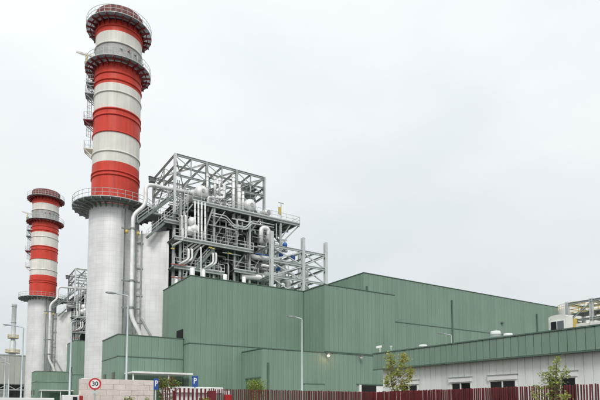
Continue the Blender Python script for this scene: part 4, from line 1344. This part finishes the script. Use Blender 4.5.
# ------------------------------------------------------------------ pale building and slim stack at far left
fb = empty('far_building', (8, 195, 0), 'pale panelled industrial building behind the far chimney', 'building')
MB().box((-12, 185.1, 8.5), (33, 205, 17.5)).build('wall', 'beige_wall', fb)
x = -12.0
me = panel_mesh(1.46, 8.8, 'beige_wall', 0.06, 0.03)
while x < 32.5:
    link('panel', me, fb, Vector((x, 185.1, 8.6)) - Vector(fb.location)); x += 1.5
MB().box((-12, 192, 0), (33, 205, 8.498)).build('rear_wall', 'casing', fb)
MB().box((-12.1, 184.9, 17.35), (33.1, 205.1, 17.7)).build('parapet_cap', 'galv', fb)
for x in range(-12, 34, 5):
    MB().ibeam((x, 185.5, 0), (x, 185.5, 8.5), 0.5, 0.5).build('column', 'galv', fb)
for k in range(18):
    x = -12 + 2.5*k
    MB().bar((x, 185.4, 6.9 if k % 2 else 8.3), (x+2.5, 185.4, 8.3 if k % 2 else 6.9), 0.16).build('truss_diagonal', 'galv_light', fb)
MB().bar((-12, 185.4, 6.8), (33, 185.4, 6.8), 0.25).build('truss_chord', 'galv_light', fb)
MB().box((9.0, 187, 0), (13.4, 187.2, 6.7)).build('inner_wall', 'beige_wall', fb)
MB().box((17.8, 187, 0), (19.0, 187.2, 6.7)).build('inner_wall', 'beige_wall', fb)
sc = empty('slim_stack', (18.0, 235, 0), 'slim pale grey stack with yellow platforms at far left', 'stack')
MB().lathe((18.0, 235), [(1.15, 0), (1.15, 27.0), (0.85, 27.6), (0.85, 41.6), (0.95, 41.7), (0.95, 42.2), (0.8, 42.2)], 32).build('shaft', 'galv_light', sc)
for z in (34.6, 41.0): MB().lathe((18.0, 235), [(0.86, z), (1.0, z), (1.0, z+0.25), (0.86, z+0.25)], 32).build('ring', 'galv', sc)
for z, r in ((28.6, 1.9), (22.8, 2.6)):
    d = MB().lathe((18.0, 235), [(0.8, z), (r, z), (r, z-0.2), (0.8, z-0.2)], 32).build('platform', 'galv', sc)
    mb = MB()
    for k in range(14):
        a = 2*math.pi*k/14; x, y = 18+r*math.sin(a), 235-r*math.cos(a); mb.bar((x, y, z-0.1), (x, y, z+1.2), 0.08)
    for hz_ in (0.0, 0.6, 1.2): mb.lathe((18.0, 235), [(r-0.05, z+hz_-0.06), (r+0.05, z+hz_-0.06), (r+0.05, z+hz_+0.06), (r-0.05, z+hz_+0.06)], 32)
    mb.build('railing', 'safety_yellow', d)

# ------------------------------------------------------------------ vegetation
def leaf_quads(mb, p, rg, size, n, spread):
    for _ in range(n):
        q = p + Vector((rg.gauss(0, spread), rg.gauss(0, spread), rg.gauss(0, spread)))
        d = Vector((rg.uniform(-1, 1), rg.uniform(-1, 1), rg.uniform(-0.7, 0.7))).normalized()
        u = d.cross(Vector((rg.uniform(-1, 1), rg.uniform(-1, 1), 1))).normalized()
        L = size * rg.uniform(0.7, 1.3); w = L * 0.36
        nrm = d.cross(u)*L*0.10
        mb.poly([q, q + d*L*0.45 + u*w + nrm, q + d*L, q + d*L*0.45 - u*w + nrm])
def limb(mb, pts, r0, r1, n=7):
    pts = [Vector(p) for p in pts]; i0 = len(mb.v)
    for i, p in enumerate(pts):
        d = (pts[min(i+1, len(pts)-1)] - pts[max(i-1, 0)]).normalized()
        a = d.cross(Vector((0.3, 1, 0.1))).normalized(); b = d.cross(a)
        r = r0 + (r1-r0)*i/(len(pts)-1)
        for k in range(n):
            t = 2*math.pi*k/n; mb.v.append(tuple(p + a*r*math.cos(t) + b*r*math.sin(t)))
    for i in range(len(pts)-1):
        for k in range(n):
            q = (k+1) % n
            mb.f.append((i0+i*n+k, i0+i*n+q, i0+(i+1)*n+q, i0+(i+1)*n+k)); mb.uv.append(None); mb.sm.append(True)
def young_tree(base, clusters, label, ms, leaf, seed, nl, spread, tr=0.045, tilt=None):
    """clusters: foliage clump centres; a limb from the stem reaches each"""
    rg = random.Random(seed)
    base = Vector(base)
    t = empty('young_tree', base, label, 'tree', 'young trees along the fence')
    top = max(clusters, key=lambda c: c[2]); top = Vector(top)
    stem = [base, base + (top-base)*0.3 + Vector((0.03, 0.02, 0)), base + (top-base)*0.6 + Vector((-0.04, 0.03, 0)), top]
    tb = MB(); limb(tb, stem, tr, 0.008)
    for c in clusters:
        c = Vector(c); f = max(0.15, min(0.9, (c.z - base.z - 0.55)/(top.z-base.z)))
        k = f*3; i = min(2, int(k)); p = stem[i] + (stem[i+1]-stem[i])*(k-i)
        m_ = p*0.5 + c*0.5 + Vector((rg.uniform(-.08,.08), rg.uniform(-.08,.08), -0.08))
        limb(tb, [p, m_, c], tr*0.4, 0.005, 5)
        for _ in range(3):
            e = c + Vector((rg.gauss(0, spread), rg.gauss(0, spread), rg.gauss(0.05, spread)))
            limb(tb, [c*0.6+m_*0.4, e], 0.008, 0.003, 4)
    tb.build('trunk', 'bark', t)
    mbs = [MB() for _ in ms]
    for c in clusters:
        for _ in range(nl):
            sub = Vector(c) + Vector((rg.gauss(0, spread), rg.gauss(0, spread), rg.gauss(0, spread*0.9)))
            leaf_quads(mbs[rg.choices(range(len(ms)), [0.84, 0.16][:len(ms)] if len(ms) > 1 else [1])[0]], sub, rg, leaf, 4, leaf*0.7)
    for mb, m in zip(mbs, ms): mb.build('crown', m, t)
# tree behind the corner of the fence
rg = random.Random(3)
cl = []
for px, py in ((390, 356), (392, 362), (389, 368), (394, 372), (403, 356), (405, 359), (401, 365), (399, 374), (407, 371), (409, 377), (405, 382), (393, 381), (388, 385), (400, 386), (396, 390), (391, 376), (411, 371), (386, 381), (404, 390)):
    cl.append(tuple(onX(px, py, 22.4 + rg.uniform(-0.45, 0.45))))
b = onX(397, 395, 22.4)
young_tree((b.x, b.y, 0.08), cl, 'young olive and brown leaved tree before the white building corner', ['leaf_olive', 'leaf_brown'], 0.15, 11, 15, 0.105)
# sapling in front of the right fence
cl = []
for px, py in ((557, 360), (556, 365), (554, 370), (548, 374), (545, 376), (551, 379), (556, 377), (563, 374), (566, 372), (560, 381), (553, 384), (547, 384), (558, 389), (551, 392), (557, 397), (564, 396), (546, 397), (536, 388), (535, 395), (567, 400), (550, 402), (538, 403), (557, 405)):
    cl.append(tuple(onX(px, py, 18.9 + rg.uniform(-0.22, 0.22))))
b = onX(555, 400, 18.9)
young_tree((b.x, b.y, 0.10), cl, 'small green sapling growing before the right slat fence', ['leaf_fresh', 'leaf_olive'], 0.115, 12, 7, 0.075, 0.022)
def shrub(px, pytop, Y, rx_, rz_, m, lb, n=420, m2=None, leaf=0.10, seed=1):
    rg = random.Random(seed)
    p = onY(px, pytop, Y); cz = p.z - rz_
    t = empty('shrub', (p.x, p.y, 0), lb, 'shrub')
    tb = MB()
    for _ in range(9):
        e = Vector((p.x + rg.uniform(-1, 1)*rx_*0.6, p.y + rg.uniform(-1, 1)*rx_*0.6, cz + rg.uniform(-0.2, 0.6)*rz_))
        limb(tb, [(p.x, p.y, 0.05), (p.x*0.5+e.x*0.5, p.y*0.5+e.y*0.5, cz*0.5), e], 0.03, 0.008, 5)
    tb.build('stem', 'bark', t)
    ms = [m] + ([m2] if m2 else []); mbs = [MB() for _ in ms]
    for _ in range(n):
        while True:
            v = Vector((rg.uniform(-1, 1), rg.uniform(-1, 1), rg.uniform(-1, 1)))
            if v.length < 1 and v.length > 0.35: break
        rr = 1 + 0.25*math.sin(5*v.x+3*v.z+seed)
        c = Vector((p.x + v.x*rx_*rr, p.y + v.y*rx_*rr, cz + v.z*rz_*rr*(1 if v.z > 0 else cz/rz_*0.95)))
        leaf_quads(mbs[rg.randrange(len(ms)) if rg.random() < 0.5 else 0], c, rg, leaf, 4, leaf*0.8)
    for mb, mm in zip(mbs, ms): mb.build('foliage', mm, t)
shrub(256.5, 378.8, 45, 0.95, 1.1, 'leaf_shrub', 'round green shrub behind the fence before the low green block', 520, 'leaf_olive', 0.14, 2)
shrub(166.5, 377.5, 26.5, 0.52, 0.55, 'leaf_shrub', 'reddish green shrub behind the fence beside the left parking sign', 420, 'leaf_red', 0.09, 3)
for i, (px, py, lb) in enumerate(((126, 397.8, 'leftmost tiny plant tip before the stone wall'), (130.5, 397.6, 'middle tiny plant tip before the stone wall'), (147.5, 398, 'rightmost tiny plant tip before the stone wall'))):
    shrub(px, py, 23.2, 0.10, 0.16, 'leaf_shrub', lb, 60, 'leaf_olive', 0.06, 11+i)
shrub(206, 397.8, 22.4, 0.10, 0.18, 'leaf_olive', 'tiny plant tip before the fence beside the dark red panel', 60, 'leaf_brown', 0.06, 17)
